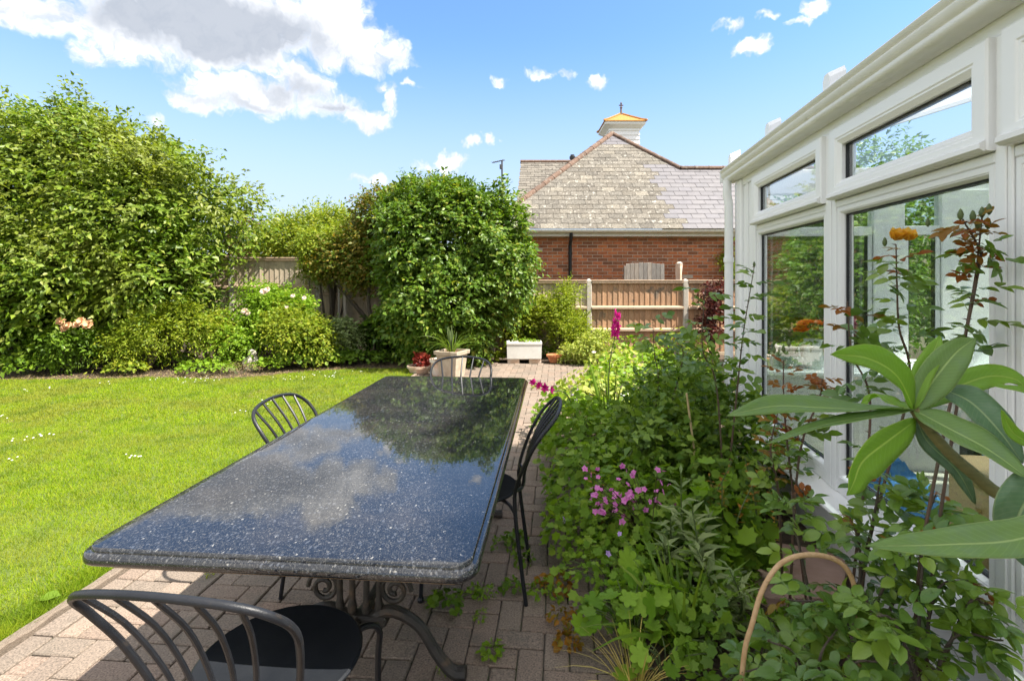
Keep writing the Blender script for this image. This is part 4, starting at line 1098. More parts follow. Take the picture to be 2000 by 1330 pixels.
# roof: sheets and bars with end caps
def rz_(x): return 2.355 + x * .30
for k in range(6):
    y1 = .05 - k * .93; y0 = y1 - .93
    MB().add([(-.02, y0 + .02, rz_(-.02)), (2.6, y0 + .02, rz_(2.6)), (2.6, y1 - .02, rz_(2.6)), (-.02, y1 - .02, rz_(-.02)), (-.02, y0 + .02, rz_(-.02) + .02), (2.6, y0 + .02, rz_(2.6) + .02), (2.6, y1 - .02, rz_(2.6) + .02), (-.02, y1 - .02, rz_(-.02) + .02)], [(0,3,2,1),(4,5,6,7),(0,1,5,4),(1,2,6,5),(2,3,7,6),(3,0,4,7)]).build('roof_sheet', M['roof_sheet'], con)
for y in (.05, -.80, -1.62, -2.5, -3.4, -4.3):
    MB().add([(-.03, y - .032, rz_(-.03) - .03), (-.03, y + .032, rz_(-.03) - .03), (-.03, y + .032, rz_(-.03) + .045), (-.03, y - .032, rz_(-.03) + .045), (2.6, y - .032, rz_(2.6) - .03), (2.6, y + .032, rz_(2.6) - .03), (2.6, y + .032, rz_(2.6) + .045), (2.6, y - .032, rz_(2.6) + .045)], [(0,3,2,1),(4,5,6,7),(0,1,5,4),(1,2,6,5),(2,3,7,6),(3,0,4,7)]).build('roof_bar', UP, con)
    MB().loft([[(-.048, y - .036, rz_(-.05) - .01), (-.048, y + .036, rz_(-.05) - .01), (-.048, y + .036, rz_(-.05) + .125), (-.048, y + .018, rz_(-.05) + .152), (-.048, y - .018, rz_(-.05) + .152), (-.048, y - .036, rz_(-.05) + .125)],
                [(.03, y - .036, rz_(.03) - .01), (.03, y + .036, rz_(.03) - .01), (.03, y + .036, rz_(.03) + .135), (.03, y + .018, rz_(.03) + .162), (.03, y - .018, rz_(.03) + .162), (.03, y - .036, rz_(.03) + .135)]]).build('bar_end_cap', UP, con)

CM = np.array(Matrix.Translation(C0.tolist()) @ Matrix.Rotation(CR, 4, 'Z'))
def cw(x, y, z): return (CM @ np.array([x, y, z, 1.0]))[:3]
# things inside
b = cw(.50, -.19, .775)
t = thing('flower_jug', 'frosted glass jug of orange roses on the inner window ledge', 'vase', b)
m = MB(b); m.lathe([(.055,.0),(.066,.02),(.07,.10),(.06,.19),(.068,.225),(.063,.225),(.055,.19),(.064,.10),(.05,.02)], b, 20, True, True); jg = m.build('jug', M['glaze'], t, True)
m = MB(b); m.tube(curve3([b + [-.068,0,.20], b + [-.11,0,.17], b + [-.10,0,.09], b + [-.066,0,.06]], 10), .007, 8); m.build('handle', M['glaze'], t, True)
g = np.random.default_rng(4)
for i in range(16):
    c = b + np.array([g.uniform(-.125, .12), g.uniform(-.07, .07), .275 + g.uniform(-.02, .075)])
    flower_obj('rose_bloom', t, b, c, unit(c - b + [0, -.1, -.1]), .042, 'petal_orange', 6, .5, .95, 4, i)
V, Fc, _ = sprays([(b + [0, 0, .25], np.array([.12, .08, .05]))], 26, 4, .06, .05, .5, seed=8); link('foliage', mesh_np('foliage', V - b, Fc), M['leaf_mid'], t, stuff=True)
b = cw(.30, -.20, .775); m = MB(); m.lathe([(.05,0),(.062,.01),(.068,.06),(.085,.11),(.088,.125),(.082,.125),(.062,.06),(.055,.012)], b, 24, True, True)
tag(m.build('glass_bowl', M['clear_glass'], None, True), 'clear footed glass bowl on the ledge left of the jug', 'bowl')
b = cw(.17, -.22, .775); m = MB(); m.lathe([(.026,0),(.03,.01),(.03,.07),(.02,.085),(.02,.10)], b, 16, True, True); tag(m.build('small_jar', M['old_stone'], None, True), 'small dull brown jar at the ledge corner', 'jar')
# black wicker armchair
b = cw(1.25, -1.45, .03)
t = thing('wicker_armchair', 'black wicker armchair inside the conservatory behind the roses', 'armchair', b, CR)
def chp(name, a, c, ch=.02, mat='wicker'): return MB().cbox(a, c, ch).build(name, M[mat], t)
chp('seat', (-.32, -.30, .30), (.32, .30, .40)); chp('backrest', (.20, -.34, .401), (.34, .34, .92)); chp('armrest', (-.32, -.40, .05), (.199, -.301, .60)); chp('armrest', (-.32, .301, .05), (.199, .40, .60))
chp('cushion', (-.30, -.28, .402), (.18, .28, .50), .04, 'blue_cloth')
for sx_ in (-.26, .26):
    for sy_ in (-.24, .24): chp('leg', (sx_ - .025, sy_ - .025, 0), (sx_ + .025, sy_ + .025, .299), .006)
b = cw(.62, -2.15, .03)
t = thing('pine_chest', 'honey coloured pine chest inside the near conservatory window', 'chest', b, CR)
def chp2(name, a, c, ch=.008, mat='chest_wood'): return MB().cbox(a, c, ch).build(name, M[mat], t)
chp2('body', (-.22, -.36, .06), (.22, .36, .58)); chp2('lid', (-.24, -.38, .582), (.24, .38, .615)); chp2('plinth', (-.23, -.37, 0), (.23, .37, .059))
for z in (.14, .36): chp2('drawer', (-.232, -.32, z), (-.2205, .32, z + .18))
for z in (.23, .45):
    for y in (-.15, .15): m = MB(); m.tube([(-.2325, y, z), (-.255, y, z)], [.009, .016], 8); m.build('knob', M['chest_wood'], t)
b = cw(.42, -1.35, .03); m = MB(); rings = []
for z, r_ in ((0, .10), (.03, .17), (.12, .21), (.24, .20), (.34, .15), (.40, .06), (.44, .04)):
    rings.append([(b[0] + math.cos(a) * r_ * (1 + .10 * math.sin(3 * a + z * 9)), b[1] + math.sin(a) * r_ * (1 + .10 * math.sin(3 * a + z * 9)), b[2] + z + .01 * math.sin(5 * a)) for a in np.arange(16) / 16 * 2 * math.pi])
m.loft(rings); tag(m.build('blue_sack', M['blue_cloth'], None, True), 'slumped bright blue cloth sack on the conservatory floor', 'sack')
# ------------------------------------------------------------------ granite table
TC = np.array([-.514, 2.516, 0]); TR = -R(4.8)
tab = thing('dining_table', 'long polished dark granite dining table with cast iron legs on the patio', 'table', TC, TR)
def rrect(hx, hy, r, z, n=7):
    pts = []
    for cx, cy, a0 in ((hx-r, hy-r, 0), (-hx+r, hy-r, 90), (-hx+r, -hy+r, 180), (hx-r, -hy+r, 270)):
        for k in range(n + 1): a = R(a0 + 90 * k / n); pts.append((cx + r * math.cos(a), cy + r * math.sin(a), z))
    return pts
HX, HY_ = .532, 1.238
prof = [(.016,.708),(.006,.710),(.001,.715),(0,.722),(.0005,.729),(.004,.735),(.010,.7385),(.016,.7395),(.0165,.7415),(.0175,.7475),(.0195,.7495),(.023,.750)]
m = MB(); m.loft([rrect(HX - i, HY_ - i, .062 - i * .8, z) for i, z in prof]); m.build('table_top', M['granite'], tab, True)
for y in (-1.14, 1.14): MB().cbox((-.47, y - .035, .672), (.47, y + .035, .707), .004).build('cross_batten', M['table_wood'], tab)
for x in (-.43, .43): MB().cbox((x - .03, -1.104, .674), (x + .03, 1.104, .7075), .004).build('side_batten', M['table_wood'], tab)
MB().cbox((.462, .70, .662), (.50, 1.09, .7075), .004).build('edge_block', M['cast_iron'], tab)
for y in (-.62, .66):
    col = MB().cbox((-.17, y - .045, .655), (.17, y + .045, .6735), .004).build('leg_plate', M['cast_iron'], tab)
    for x in (-.075, -.027, .027, .075):
        m = MB(); m.lathe([(.014,.22),(.018,.24),(.012,.27),(.0105,.45),(.012,.60),(.019,.63),(.016,.656)], (x, y, 0), 10, True, True); m.build('column', M['cast_iron'], tab, True)
    m = MB(); m.cbox((-.11, y - .03, .185), (.11, y + .03, .222), .008); m.build('column_base', M['cast_iron'], tab)
    for sx_ in (-1, 1):
        m = MB(); c = curve3([(sx_*.04, y, .20), (sx_*.12, y, .235), (sx_*.22, y, .19), (sx_*.29, y, .09), (sx_*.35, y, .025), (sx_*.40, y, .022)], 18)
        m.tube(c, np.concatenate([np.linspace(.024, .02, 9), np.linspace(.02, .026, 9)]), 8); ft = m.build('foot', M['cast_iron'], tab, True)
        th = np.linspace(0, 3.6 * math.pi, 30); rr = np.linspace(.062, .012, 30)
        m = MB(); m.tube([(sx_ * (.135 + rr_ * math.cos(t_)), y, .31 + rr_ * math.sin(t_)) for t_, rr_ in zip(th, rr)], .009, 6); m.build('scroll', M['cast_iron'], ft, True)
    for sy_ in (-1, 1):
        m = MB(); m.tube(curve3([(0, y + sy_*.02, .20), (0, y + sy_*.10, .19), (0, y + sy_*.17, .10), (0, y + sy_*.22, .022)], 12), np.linspace(.022, .018, 12), 8); m.build('foot', M['cast_iron'], tab, True)
MB().cbox((-.014, -.59, .19), (.014, .63, .214), .004).build('stretcher', M['cast_iron'], tab)

# ------------------------------------------------------------------ iron chairs
def make_chair():
    t = thing('iron_chair', '', 'chair')
    m = MB(); rs = .205
    prof = [(.001,.441),(.17,.440),(.198,.443),(.205,.449),(.2055,.455),(.20,.459),(.18,.455),(.10,.450),(.001,.449)]
    n = 40; a = np.arange(n) / n * 2 * np.pi
    m.loft([[(r_*math.cos(t_)*1.02, r_*math.sin(t_)*1.04, z) for t_ in a] for r_, z in prof]); seat = m.build('seat', M['seat_iron'], t, True)
    # five small drainage holes marked by bright rims
    for s_ in (-1, 1):
        m = MB(); m.tube(curve3([(s_*.185,-.262,0), (s_*.182,-.245,.12), (s_*.170,-.215,.36), (s_*.166,-.208,.47)], 14), .0095, 8); m.build('rear_leg', M['black_iron'], t, True)
        m = MB(); m.tube(curve3([(s_*.12,.10,.432), (s_*.165,.165,.436), (s_*.192,.205,.40), (s_*.188,.205,.30), (s_*.190,.215,.0)], 18), .0095, 8); lg = m.build('front_leg', M['black_iron'], t, True)
        MB().lathe([(.015,0),(.016,.012),(.011,.02)], (s_*.19,.215,0), 10, True, True).build('foot', M['black_iron'], lg)
        m = MB(); m.tube(curve3([(s_*.10,-.14,.434), (s_*.14,-.18,.430), (s_*.170,-.212,.40)], 8), .008, 6); m.build('bracket', M['black_iron'], t, True)
    def hoop(s_):       # s in -1..1 around the hoop
        pass
    half = [(.166,-.208,.47), (.178,-.222,.54), (.208,-.268,.66), (.228,-.325,.76), (.208,-.378,.822), (.14,-.408,.855)]
    pts = [(-x, y, z) for x, y, z in half] + [(0, -.420, .868)] + half[::-1]
    m = MB(); m.tube(curve3(pts, 60), .0085, 9); m.build('back_hoop', M['black_iron'], t, True)
    m = MB(); low = curve3([(-.172,-.212,.505), (-.10,-.235,.488), (0,-.243,.482), (.10,-.235,.488), (.172,-.212,.505)], 20); m.tube(low, .0085, 8); m.build('lower_rail', M['black_iron'], t, True)
    hp = curve3(pts, 400); up = hp[(hp[:, 2] > .80)]
    for x0, x1 in ((-.085,-.165), (-.043,-.083), (0, 0), (.043,.083), (.085,.165)):
        q_ = up[np.argmin(np.abs(up[:, 0] - x1))]; b_ = low[np.argmin(np.abs(low[:, 0] - x0))]
        m = MB(); m.tube(curve3([b_, (x0*.75+x1*.25, -.262, .60), (x0*.35+x1*.65, -.325, .74), q_], 14), .0062, 7); m.build('spindle', M['black_iron'], t, True)
    return t
ch = make_chair()
SPOT = [((-.615, 1.36), -R(7), 'black iron hoop-back chair nearest the camera, at the near table end'),
        ((-.185, 2.49), R(86), 'black iron hoop-back chair beside the flower bed, right of the table'),
        ((-.775, 2.49), -R(97), 'black iron hoop-back chair on the lawn side of the table'),
        ((-.405, 3.50), R(176), 'black iron hoop-back chair at the far table end before the pots')]
for i, ((x, y), rz, lb) in enumerate(SPOT):
    o = ch if i == 0 else copy_tree(ch)
    o.location = (x, y, 0); o.rotation_euler = (0, 0, rz); tag(o, lb, 'chair', 'iron chairs round the table')

# ------------------------------------------------------------------ pots and planters at the end of the patio
def pot(name, label, c, prof, mat, soil_r, soil_z, n=28):
    t = thing(name, label, 'pot', c)
    MB(c).lathe(prof, c, n, True, False).build('pot_body', M[mat], t, True)
    m = MB(c); m.lathe([(soil_r, soil_z - .01), (soil_r * .6, soil_z + .012), (.005, soil_z + .02)], c, 18, True, True); m.build('compost', M['pot_soil'], t, True)
    return t
c = np.array([-1.45, 8.02, 0.0])
t = pot('terracotta_pan', 'shallow pale terracotta pan with a dark red rosette plant', c, [(.13,0),(.15,.02),(.175,.085),(.192,.09),(.195,.125),(.178,.125),(.165,.09),(.14,.06)], 'terracotta_pale', .168, .10)
bp = c + [.03, 0, .12]; t2 = thing('red_succulent', 'dark red leafy rosette plant growing in the shallow pan', 'plant', bp)
V, Fc, _ = sprays([(bp + [0, 0, .075], np.array([.085, .08, .09]))], 110, 6, .06, .05, .55, seed=5, up=.6, droop=.1, zmin=.1); link('foliage', mesh_np('foliage', V - bp, Fc, True), M['leaf_red'], t2, stuff=True)
m = MB(bp)
for i in range(5): m.tube([bp, bp + [rng.normal()*.04, rng.normal()*.04, .10]], .006, 5)
m.build('stems', M['red_stem'], t2)
c = np.array([-1.10, 7.80, 0.0])
pot('terracotta_pot', 'round pale terracotta pot between red plant and square planter', c, [(.105,0),(.115,.02),(.135,.21),(.155,.215),(.158,.26),(.142,.26),(.13,.22),(.12,.2)], 'terracotta_pale', .135, .235)
c = np.array([-.905, 7.72, 0.0]); ra = R(-24)
t = thing('square_planter', 'tall square stone planter with drooping reed plant', 'planter', c, ra)
m = MB(); sq = ((-1,-1),(1,-1),(1,1),(-1,1)); m.loft([[(s*q_, u*q_, z) for s, u in sq] for q_, z in ((.135,0),(.138,.02),(.17,.34),(.195,.345),(.20,.395),(.195,.40),(.17,.40),(.165,.36),(.165,.33))]); m.build('planter_body', M['stone_planter'], t)
m = MB(); m.box((-.164,-.164,.34), (.164,.164,.372)); m.build('compost', M['pot_soil'], t)
bp = c + [0, 0, .37]
V, Fc = blades(bp, 60, .56, .009, .80, None, 5, 1.5, 9, .10); rd = link('reed_plant', mesh_np('reed_plant', V - bp, Fc, True), M['leaf_blade']); rd.location = bp
m = MB()
for k in range(9):
    a = rng.uniform(0, 6.28); m.tube(curve3([(math.cos(a)*.03, math.sin(a)*.03, 0), (math.cos(a)*.05, math.sin(a)*.05, .18), (math.cos(a)*.07, math.sin(a)*.07, .30 + .12*rng.random())], 6), [.012,.012,.011,.01,.009,.004], 6)
m.build('stalk', M['green_stem'], rd, True)
tag(rd, 'reed-like plant with drooping blades growing from the square planter', 'plant')
c = np.array([.215, 9.12, 0.0])
t = thing('white_trough', 'rectangular white trough raised on two brick feet by the bush', 'trough', c)
m = MB(); m.loft([[(s*hx, u*hy, z) for s, u in sq] for hx, hy, z in ((.295,.15,.075),(.30,.155,.08),(.305,.16,.325),(.312,.168,.33),(.312,.168,.362),(.308,.164,.366),(.275,.13,.366),(.27,.125,.31))]); m.build('trough_body', M['white_trough'], t)
MB().box((-.269,-.124,.29), (.269,.124,.315)).build('compost', M['pot_soil'], t)
for x in (-.19, .19): MB().cbox((x-.105,-.14,0), (x+.105,.14,.074), .005).build('brick_foot', M['terracotta_pale'], t)
(V, Fc), _q = mound(c + [0, 0, .30], .2, .06, 160, .035, 61, T_ROUND, .9, ecc=(1.25, .55)); tag(link('trough_seedlings', mesh_np('trough_seedlings', V - c, Fc), M['leaf_lime'], None, loc=c), 'small green seedlings filling the white trough', 'plant')
c = np.array([.755, 9.08, 0.0])
pot('terracotta_bowl', 'small bright orange terracotta bowl right of the white trough', c, [(.085,0),(.09,.015),(.125,.10),(.142,.105),(.146,.14),(.134,.142),(.12,.11),(.10,.08)], 'terracotta', .118, .105)
# small stone figure in the border
c = G(492, 722); t = thing('stone_figure', 'small weathered stone figure among the border plants', 'statue', c)
m = MB(); prof = [(.10,0),(.105,.03),(.085,.05),(.09,.10),(.10,.15),(.085,.20),(.055,.235)]; rings = []
for r_, z in prof: rings.append([(math.cos(a)*r_*(1+.12*math.sin(2*a+z*20)), math.sin(a)*r_*(1+.1*math.cos(3*a)), z) for a in np.arange(14)/14*2*math.pi])
m.loft(rings); m.build('body', M['statue_stone'], t, True)
m = MB(); m.lathe([(.03,.215),(.055,.235),(.068,.27),(.06,.31),(.03,.335),(.004,.34)], (.015,-.02,0), 14, True, True); hd = m.build('head', M['statue_stone'], t, True)
for s_ in (-1, 1): m = MB(); m.tube(curve3([(s_*.07,-.02,.19),(s_*.11,-.05,.13),(s_*.06,-.10,.09)], 8), np.linspace(.03,.022,8), 7); m.build('arm', M['statue_stone'], t, True)
# broad green leaf lying on the lawn
p = G(98, 1182); p[2] = .035
V, Fc = inst(T_ROUND, np.array([p - [.045, 0, 0]]), np.array([[1, .1, .1]]), np.array([[0, -.2, 1]]), [.085], [.06]); tag(link('fallen_leaf', mesh_np('fallen_leaf', V - p, Fc), M['leaf_mid'], None, loc=p), 'single broad green leaf lying on the lawn', 'leaf')
# ------------------------------------------------------------------ trees and shrubs at the back
def wpt(px, py, Y): return P(px, py, Y)
# big tree on the left
ells = [E(120, 420, 9.3, 230, 195, 1.5), E(-160, 420, 9.2, 230, 210, 1.6), E(285, 425, 9.0, 120, 135, 1.2), E(405, 415, 9.1, 74, 80, .9), E(60, 300, 9.4, 170, 95, 1.1), E(230, 320, 9.3, 130, 75, 1.0), E(295, 545, 8.7, 100, 74, .9), E(100, 550, 8.5, 180, 90, 1.0), E(-120, 560, 8.4, 160, 95, .9)]
shrub('leafy_tree', 'large bright green tree with fine drooping leaves at the left edge', 'tree', (-7.3, 9.5, 0), ells, 19000, 'leaf_tree', 101, per=8, tw=.40, leaf=.092, wr=.5, out=.8, up=.25, droop=.38, wind=(-.35, 0, .1), rnd=.45, shell=(.62, 1.03), amp=.13, r0=.12, nst=16, kname='crown', inner=4200, zmin=.5, clump=(.26, 1.1), shrink=.35)
# shaggy shoots at its top edge
# purple leaved tree far behind
shrub('purple_tree', 'dark purple leaved tree peeping out above the tall fence', 'tree', (-6.9, 13.5, 0), [E(482, 462, 13.2, 38, 34, .6), E(455, 490, 13.4, 40, 30, .6)], 700, 'leaf_purple', 103, per=7, tw=.3, leaf=.085, r0=.06, kname='crown', shrink=.75, clump=(.06, .4))
shrub('golden_tree', 'loose yellow-green tree beyond the tall board fence', 'tree', (-5.2, 12.6, 0), [E(560, 470, 12.6, 65, 45, .8), E(625, 450, 12.4, 60, 42, .8), E(515, 490, 12.6, 40, 28, .6), E(668, 440, 12.3, 40, 32, .6)], 2600, 'leaf_gold', 104, per=7, tw=.4, leaf=.075, up=.5, droop=.15, r0=.07, amp=.2, kname='crown', inner=250, shrink=.75, clump=(.06, .4))
shrub('distant_tree', 'blurred green tree line behind the golden tree', 'tree', (-4.0, 17, 0), [E(640, 490, 17, 90, 40, 1), E(540, 510, 17, 90, 30, 1)], 900, 'leaf_yellowgreen', 106, per=7, tw=.4, leaf=.12, r0=.08, kname='crown')
# bronze tipped tree behind the round bush
shrub('bronze_tree', 'tree with bronze tipped leaves left of the round bush', 'tree', (-2.25, 9.75, 0), [E(745, 430, 9.7, 66, 62, .6), E(715, 490, 9.6, 60, 56, .5), E(790, 390, 9.8, 45, 42, .5), E(655, 505, 9.6, 58, 40, .5), E(715, 530, 9.6, 66, 30, .4)], 3800, 'leaf_brown', 105, per=7, tw=.26, leaf=.06, wr=.62, up=.2, droop=.2, r0=.07, amp=.16, kname='crown', inner=500, shrink=.75, clump=(.06, .4))
# climbing shrub on the fence with yellow tips
shrub('fence_climber', 'yellow-green climber spilling over the tall fence top', 'shrub', (-3.6, 10.1, 0), [E(640, 470, 9.9, 55, 42, .4), E(615, 515, 9.85, 34, 38, .35), E(690, 510, 9.8, 56, 30, .3)], 1700, 'leaf_gold', 107, per=6, tw=.22, leaf=.055, wr=.6, r0=.035, amp=.2, inner=200, shrink=.75, clump=(.06, .4))
# the big round bush in the middle
bb = (-.95, 9.15, 0)
ells = [E(880, 470, 9.05, 130, 112, .95), E(950, 480, 9.0, 84, 98, .8), E(800, 470, 9.0, 70, 88, .7), E(870, 590, 8.85, 118, 95, .8), E(975, 535, 8.95, 62, 76, .65), E(800, 600, 8.8, 62, 80, .6), E(880, 650, 8.75, 100, 44, .55), E(925, 400, 9.1, 70, 42, .7), E(820, 400, 9.05, 62, 45, .6)]
shrub('round_bush', 'big dense round leafy bush in the middle of the border', 'bush', bb, ells, 12500, 'leaf_bush', 110, per=6, tw=.22, leaf=.085, wr=.56, out=1.0, up=.15, droop=.28, rnd=.45, shell=(.70, 1.03), amp=.10, r0=.055, nst=14, inner=1800, zmin=.06, side=.65, clump=(.12, .62), shrink=.5)
# shrub right of it
shrub('spiky_shrub', 'airy light green shrub in front of the low fence', 'shrub', (.9, 9.45, 0), [E(1095, 610, 9.6, 44, 46, .3), E(1100, 650, 9.6, 56, 42, .3), E(1122, 640, 9.6, 40, 42, .3), E(1105, 575, 9.65, 26, 24, .25)], 2100, 'leaf_yellowgreen', 111, per=7, tw=.22, leaf=.05, wr=.4, up=.5, droop=.1, r0=.03, amp=.22, inner=260, shrink=.75, clump=(.06, .4))
shrub('ivy_on_fence', 'leafy green ivy hanging over the low fence beside the bush', 'ivy', (.45, 9.85, 0), [E(1035, 590, 9.85, 40, 40, .2), E(1020, 640, 9.8, 40, 40, .25)], 750, 'leaf_yellowgreen', 112, per=6, tw=.2, leaf=.06, wr=.7, r0=.02, shrink=.75, clump=(.06, .4))
shrub('variegated_shrub', 'low cream-edged shrub beside the terracotta bowl', 'shrub', (1.25, 9.0, 0), [E(1140, 682, 8.9, 36, 26, .3), E(1170, 672, 9.0, 26, 22, .3), E(1110, 690, 8.95, 20, 16, .2)], 800, 'leaf_pale', 113, per=6, tw=.14, leaf=.05, wr=.6, r0=.015, shrink=.75, clump=(.06, .4))
shrub('purple_climber', 'dark purple leaved shrub against the fence by the conservatory', 'shrub', (3.75, 9.6, 0), [E(1392, 615, 9.6, 28, 42, .3), E(1400, 570, 9.7, 18, 22, .2)], 420, 'leaf_purple', 114, per=6, tw=.22, leaf=.07, r0=.03, shrink=.75, clump=(.06, .4))
shrub('wall_creeper', 'green creeper on the brick wall next to the conservatory', 'creeper', (4.85, 11.3, 0), [E(1424, 500, 11.35, 12, 44, .12), E(1428, 545, 11.3, 14, 30, .12)], 300, 'leaf_yellowgreen', 115, per=5, tw=.16, leaf=.06, wr=.7, r0=.02, out=.5, shrink=.75, clump=(.06, .4))
shrub('hedge_tree', 'dense dark tree seen through the conservatory glass', 'tree', (4.6, 7.3, 0), [((4.5, 7.3, 1.5), np.array([.95, .8, 1.3])), ((5.6, 7.9, 2.0), np.array([1.2, .9, 1.5]))], 2600, 'leaf_mid', 116, per=7, tw=.34, leaf=.09, r0=.06, kname='crown', inner=400)
shrub('added_shade_tree', 'added tall tree beyond the bungalow, unseen, shading the paving', 'tree', (6.9, .35, 0), [((6.86, .35, 10.5), np.array([.55, 1.8, .62])), ((7.1, .0, 10.9), np.array([.5, 1.2, .5]))], 2600, 'leaf_mid', 117, per=7, tw=.28, leaf=.13, r0=.12, kname='crown', inner=700)  # unseen narrow crown added to cast the shade right of the table
# ------------------------------------------------------------------ left border
def bpx(px, py): q = G(px, py); q[2] = 0; return q
B = [  # name, label, cat, base px, ellipsoids, n, mat, kw
 ('dark_shrub', 'dark shaded shrub under the big tree', 'shrub', (200, 712), [E(120, 610, 8.9, 130, 60, .6), E(330, 610, 9.0, 120, 62, .6), E(10, 630, 8.8, 110, 60, .6)], 2300, 'leaf_dark', dict(leaf=.075, tw=.26)),
 ('peach_rose_bush', 'rose bush with peach blooms at the far left', 'rose bush', (145, 728), [E(150, 668, 8.0, 58, 34, .4), E(110, 660, 8.1, 36, 28, .3)], 900, 'leaf_mid', dict(leaf=.05, tw=.16, wr=.6)),
 ('feathery_shrub', 'spreading feathery green shrub under the big tree', 'shrub', (290, 725), [E(290, 650, 8.2, 70, 42, .5), E(350, 625, 8.5, 60, 36, .5), E(245, 672, 8.0, 45, 28, .35)], 2000, 'leaf_yellowgreen', dict(leaf=.055, tw=.26, wr=.32, droop=.3, up=.3)),
 ('lime_shrub', 'yellowish green shrub left of the pale post', 'shrub', (410, 720), [E(405, 640, 8.5, 52, 36, .4), E(440, 662, 8.3, 36, 30, .3)], 1100, 'leaf_gold', dict(leaf=.05, tw=.2, wr=.5)),
 ('blush_rose_bush', 'tall rose bush with pale pink blooms before the tall fence', 'rose bush', (540, 712), [E(535, 604, 9.0, 64, 42, .5), E(520, 580, 9.1, 40, 30, .4), E(590, 612, 8.9, 40, 40, .4), E(480, 640, 8.8, 36, 32, .35)], 2100, 'leaf_lime', dict(leaf=.058, tw=.24, wr=.6, up=.4)),
 ('golden_shrub', 'golden green arching shrub in the middle of the border', 'shrub', (585, 718), [E(580, 645, 8.5, 62, 42, .5), E(545, 625, 8.6, 40, 30, .4), E(625, 655, 8.5, 40, 40, .4)], 1700, 'leaf_gold', dict(leaf=.055, tw=.24, wr=.5, up=.3)),
 ('thicket_shrub', 'mid green shrub between lime shrub and stone figure', 'shrub', (470, 718), [E(465, 668, 8.4, 46, 34, .35), E(500, 650, 8.6, 36, 34, .35)], 900, 'leaf_lime', dict(leaf=.05, tw=.2, wr=.55)),
 ('silver_shrub', 'small cream and grey variegated shrub by the fence', 'shrub', (672, 712), [E(668, 652, 8.9, 28, 20, .25)], 420, 'leaf_grey', dict(leaf=.055, tw=.16, wr=.6)),
 ('holly_shrub', 'dark green pointed shrub against the shaded fence', 'shrub', (733, 706), [E(732, 655, 9.2, 32, 32, .3), E(742, 632, 9.3, 18, 18, .2)], 560, 'leaf_dark', dict(leaf=.07, tw=.2, wr=.5)),
 ('left_shrub', 'bushy green shrub at the left edge below the tree', 'shrub', (20, 724), [E(20, 668, 8.4, 80, 42, .5), E(-70, 660, 8.4, 90, 50, .5)], 1500, 'leaf_mid', dict(leaf=.06, tw=.22)),
]
for i, (nm, lb, ct_, bp, el_, n, mt, kw) in enumerate(B):
    k2 = dict(per=6, r0=.018, amp=.2, inner=n // 8, zmin=.03, shrink=.8, clump=(.07, .35)); k2.update(kw)
    t = shrub(nm, lb, ct_, bpx(*bp), el_, n, mt, 200 + i, **k2)
    if nm == 'peach_rose_bush':
        for j, (px, py, r_) in enumerate([(118,628,.075),(127,640,.07),(158,628,.075),(172,634,.08),(150,634,.06),(133,635,.06)]):
            c = P(px, py, 7.75); flower_obj('bloom', t, bpx(*bp), c, unit([.1, -.9, .6]), r_, 'petal_peach', 9, .12, .95, 2, j)
    if nm == 'blush_rose_bush':
        for j, (px, py, r_) in enumerate([(514,570,.06),(522,566,.05),(478,608,.06),(572,578,.04),(594,582,.04),(560,600,.03),(484,612,.045)]):
            c = P(px, py, 8.45); flower_obj('bloom', t, bpx(*bp), c, unit([.1, -.9, .5]), r_, 'petal_blush', 7, .15, .95, 2, j)
# low plants along the lawn edge
LOW = [('grassy_tuft', 'fine feathery green fennel-like clump at the lawn edge', (130, 733), 'leaf_mid', .55, .42, 900, .06, T_BLADE, .16), ('border_clump', 'low bright green clump at the far left lawn edge', (18, 738), 'leaf_lime', .40, .26, 420, .06, T_ROUND, .8),
 ('border_clump', 'low yellow-green leafy clump right of the fennel-like clump', (232, 736), 'leaf_gold', .28, .20, 320, .06, T_ROUND, .75), ('border_clump', 'light green creeping clump right of the bare soil', (385, 736), 'leaf_lime', .42, .18, 520, .05, T_PALM, .9),
 ('border_clump', 'small green clump just left of the bare soil', (318, 722), 'leaf_mid', .34, .22, 360, .05, T_PALM, .9), ('heather_clump', 'greyish mauve heather clump beside the stone figure', (455, 735), 'leaf_heather', .36, .14, 900, .022, T_BLADE, .3),
 ('border_clump', 'fresh green strawberry-like clump beside the stone figure', (520, 728), 'leaf_lime', .22, .2, 220, .06, T_PALM, .95), ('border_clump', 'broad bright green cranesbill clump in front of the golden shrub', (590, 722), 'leaf_geranium_mass', .48, .36, 760, .07, T_PALM7, .95),
 ('border_clump', 'dark green cranesbill clump below the silver shrub', (650, 715), 'leaf_mid', .40, .34, 620, .07, T_PALM7, .95), ('border_clump', 'low shaded green clump left of the round bush', (705, 716), 'leaf_mid', .44, .2, 520, .06, T_ROUND, .8),
 ('border_clump', 'straggling low ivy in front of the shaded fence', (762, 712), 'leaf_dark', .42, .16, 460, .055, T_PALM, .95), ('border_clump', 'yellow-green ferny clump behind the mauve heather', (430, 722), 'leaf_yellowgreen', .30, .24, 420, .05, T_PALM, .8),
 ('border_clump', 'leafy green clump at the foot of the round bush', (880, 706), 'leaf_mid', .40, .22, 420, .07, T_ROUND, .75), ('border_clump', 'yellow-green ivy clump left of the white trough', (968, 708), 'leaf_gold', .22, .16, 200, .07, T_PALM, .95),
 ('border_clump', 'green clump behind the white trough', (1010, 692), 'leaf_lime', .40, .42, 420, .06, T_ROUND, .7), ('border_clump', 'thin green clump between trough and terracotta bowl', (1062, 700), 'leaf_mid', .2, .2, 150, .06, T_ROUND, .7)]
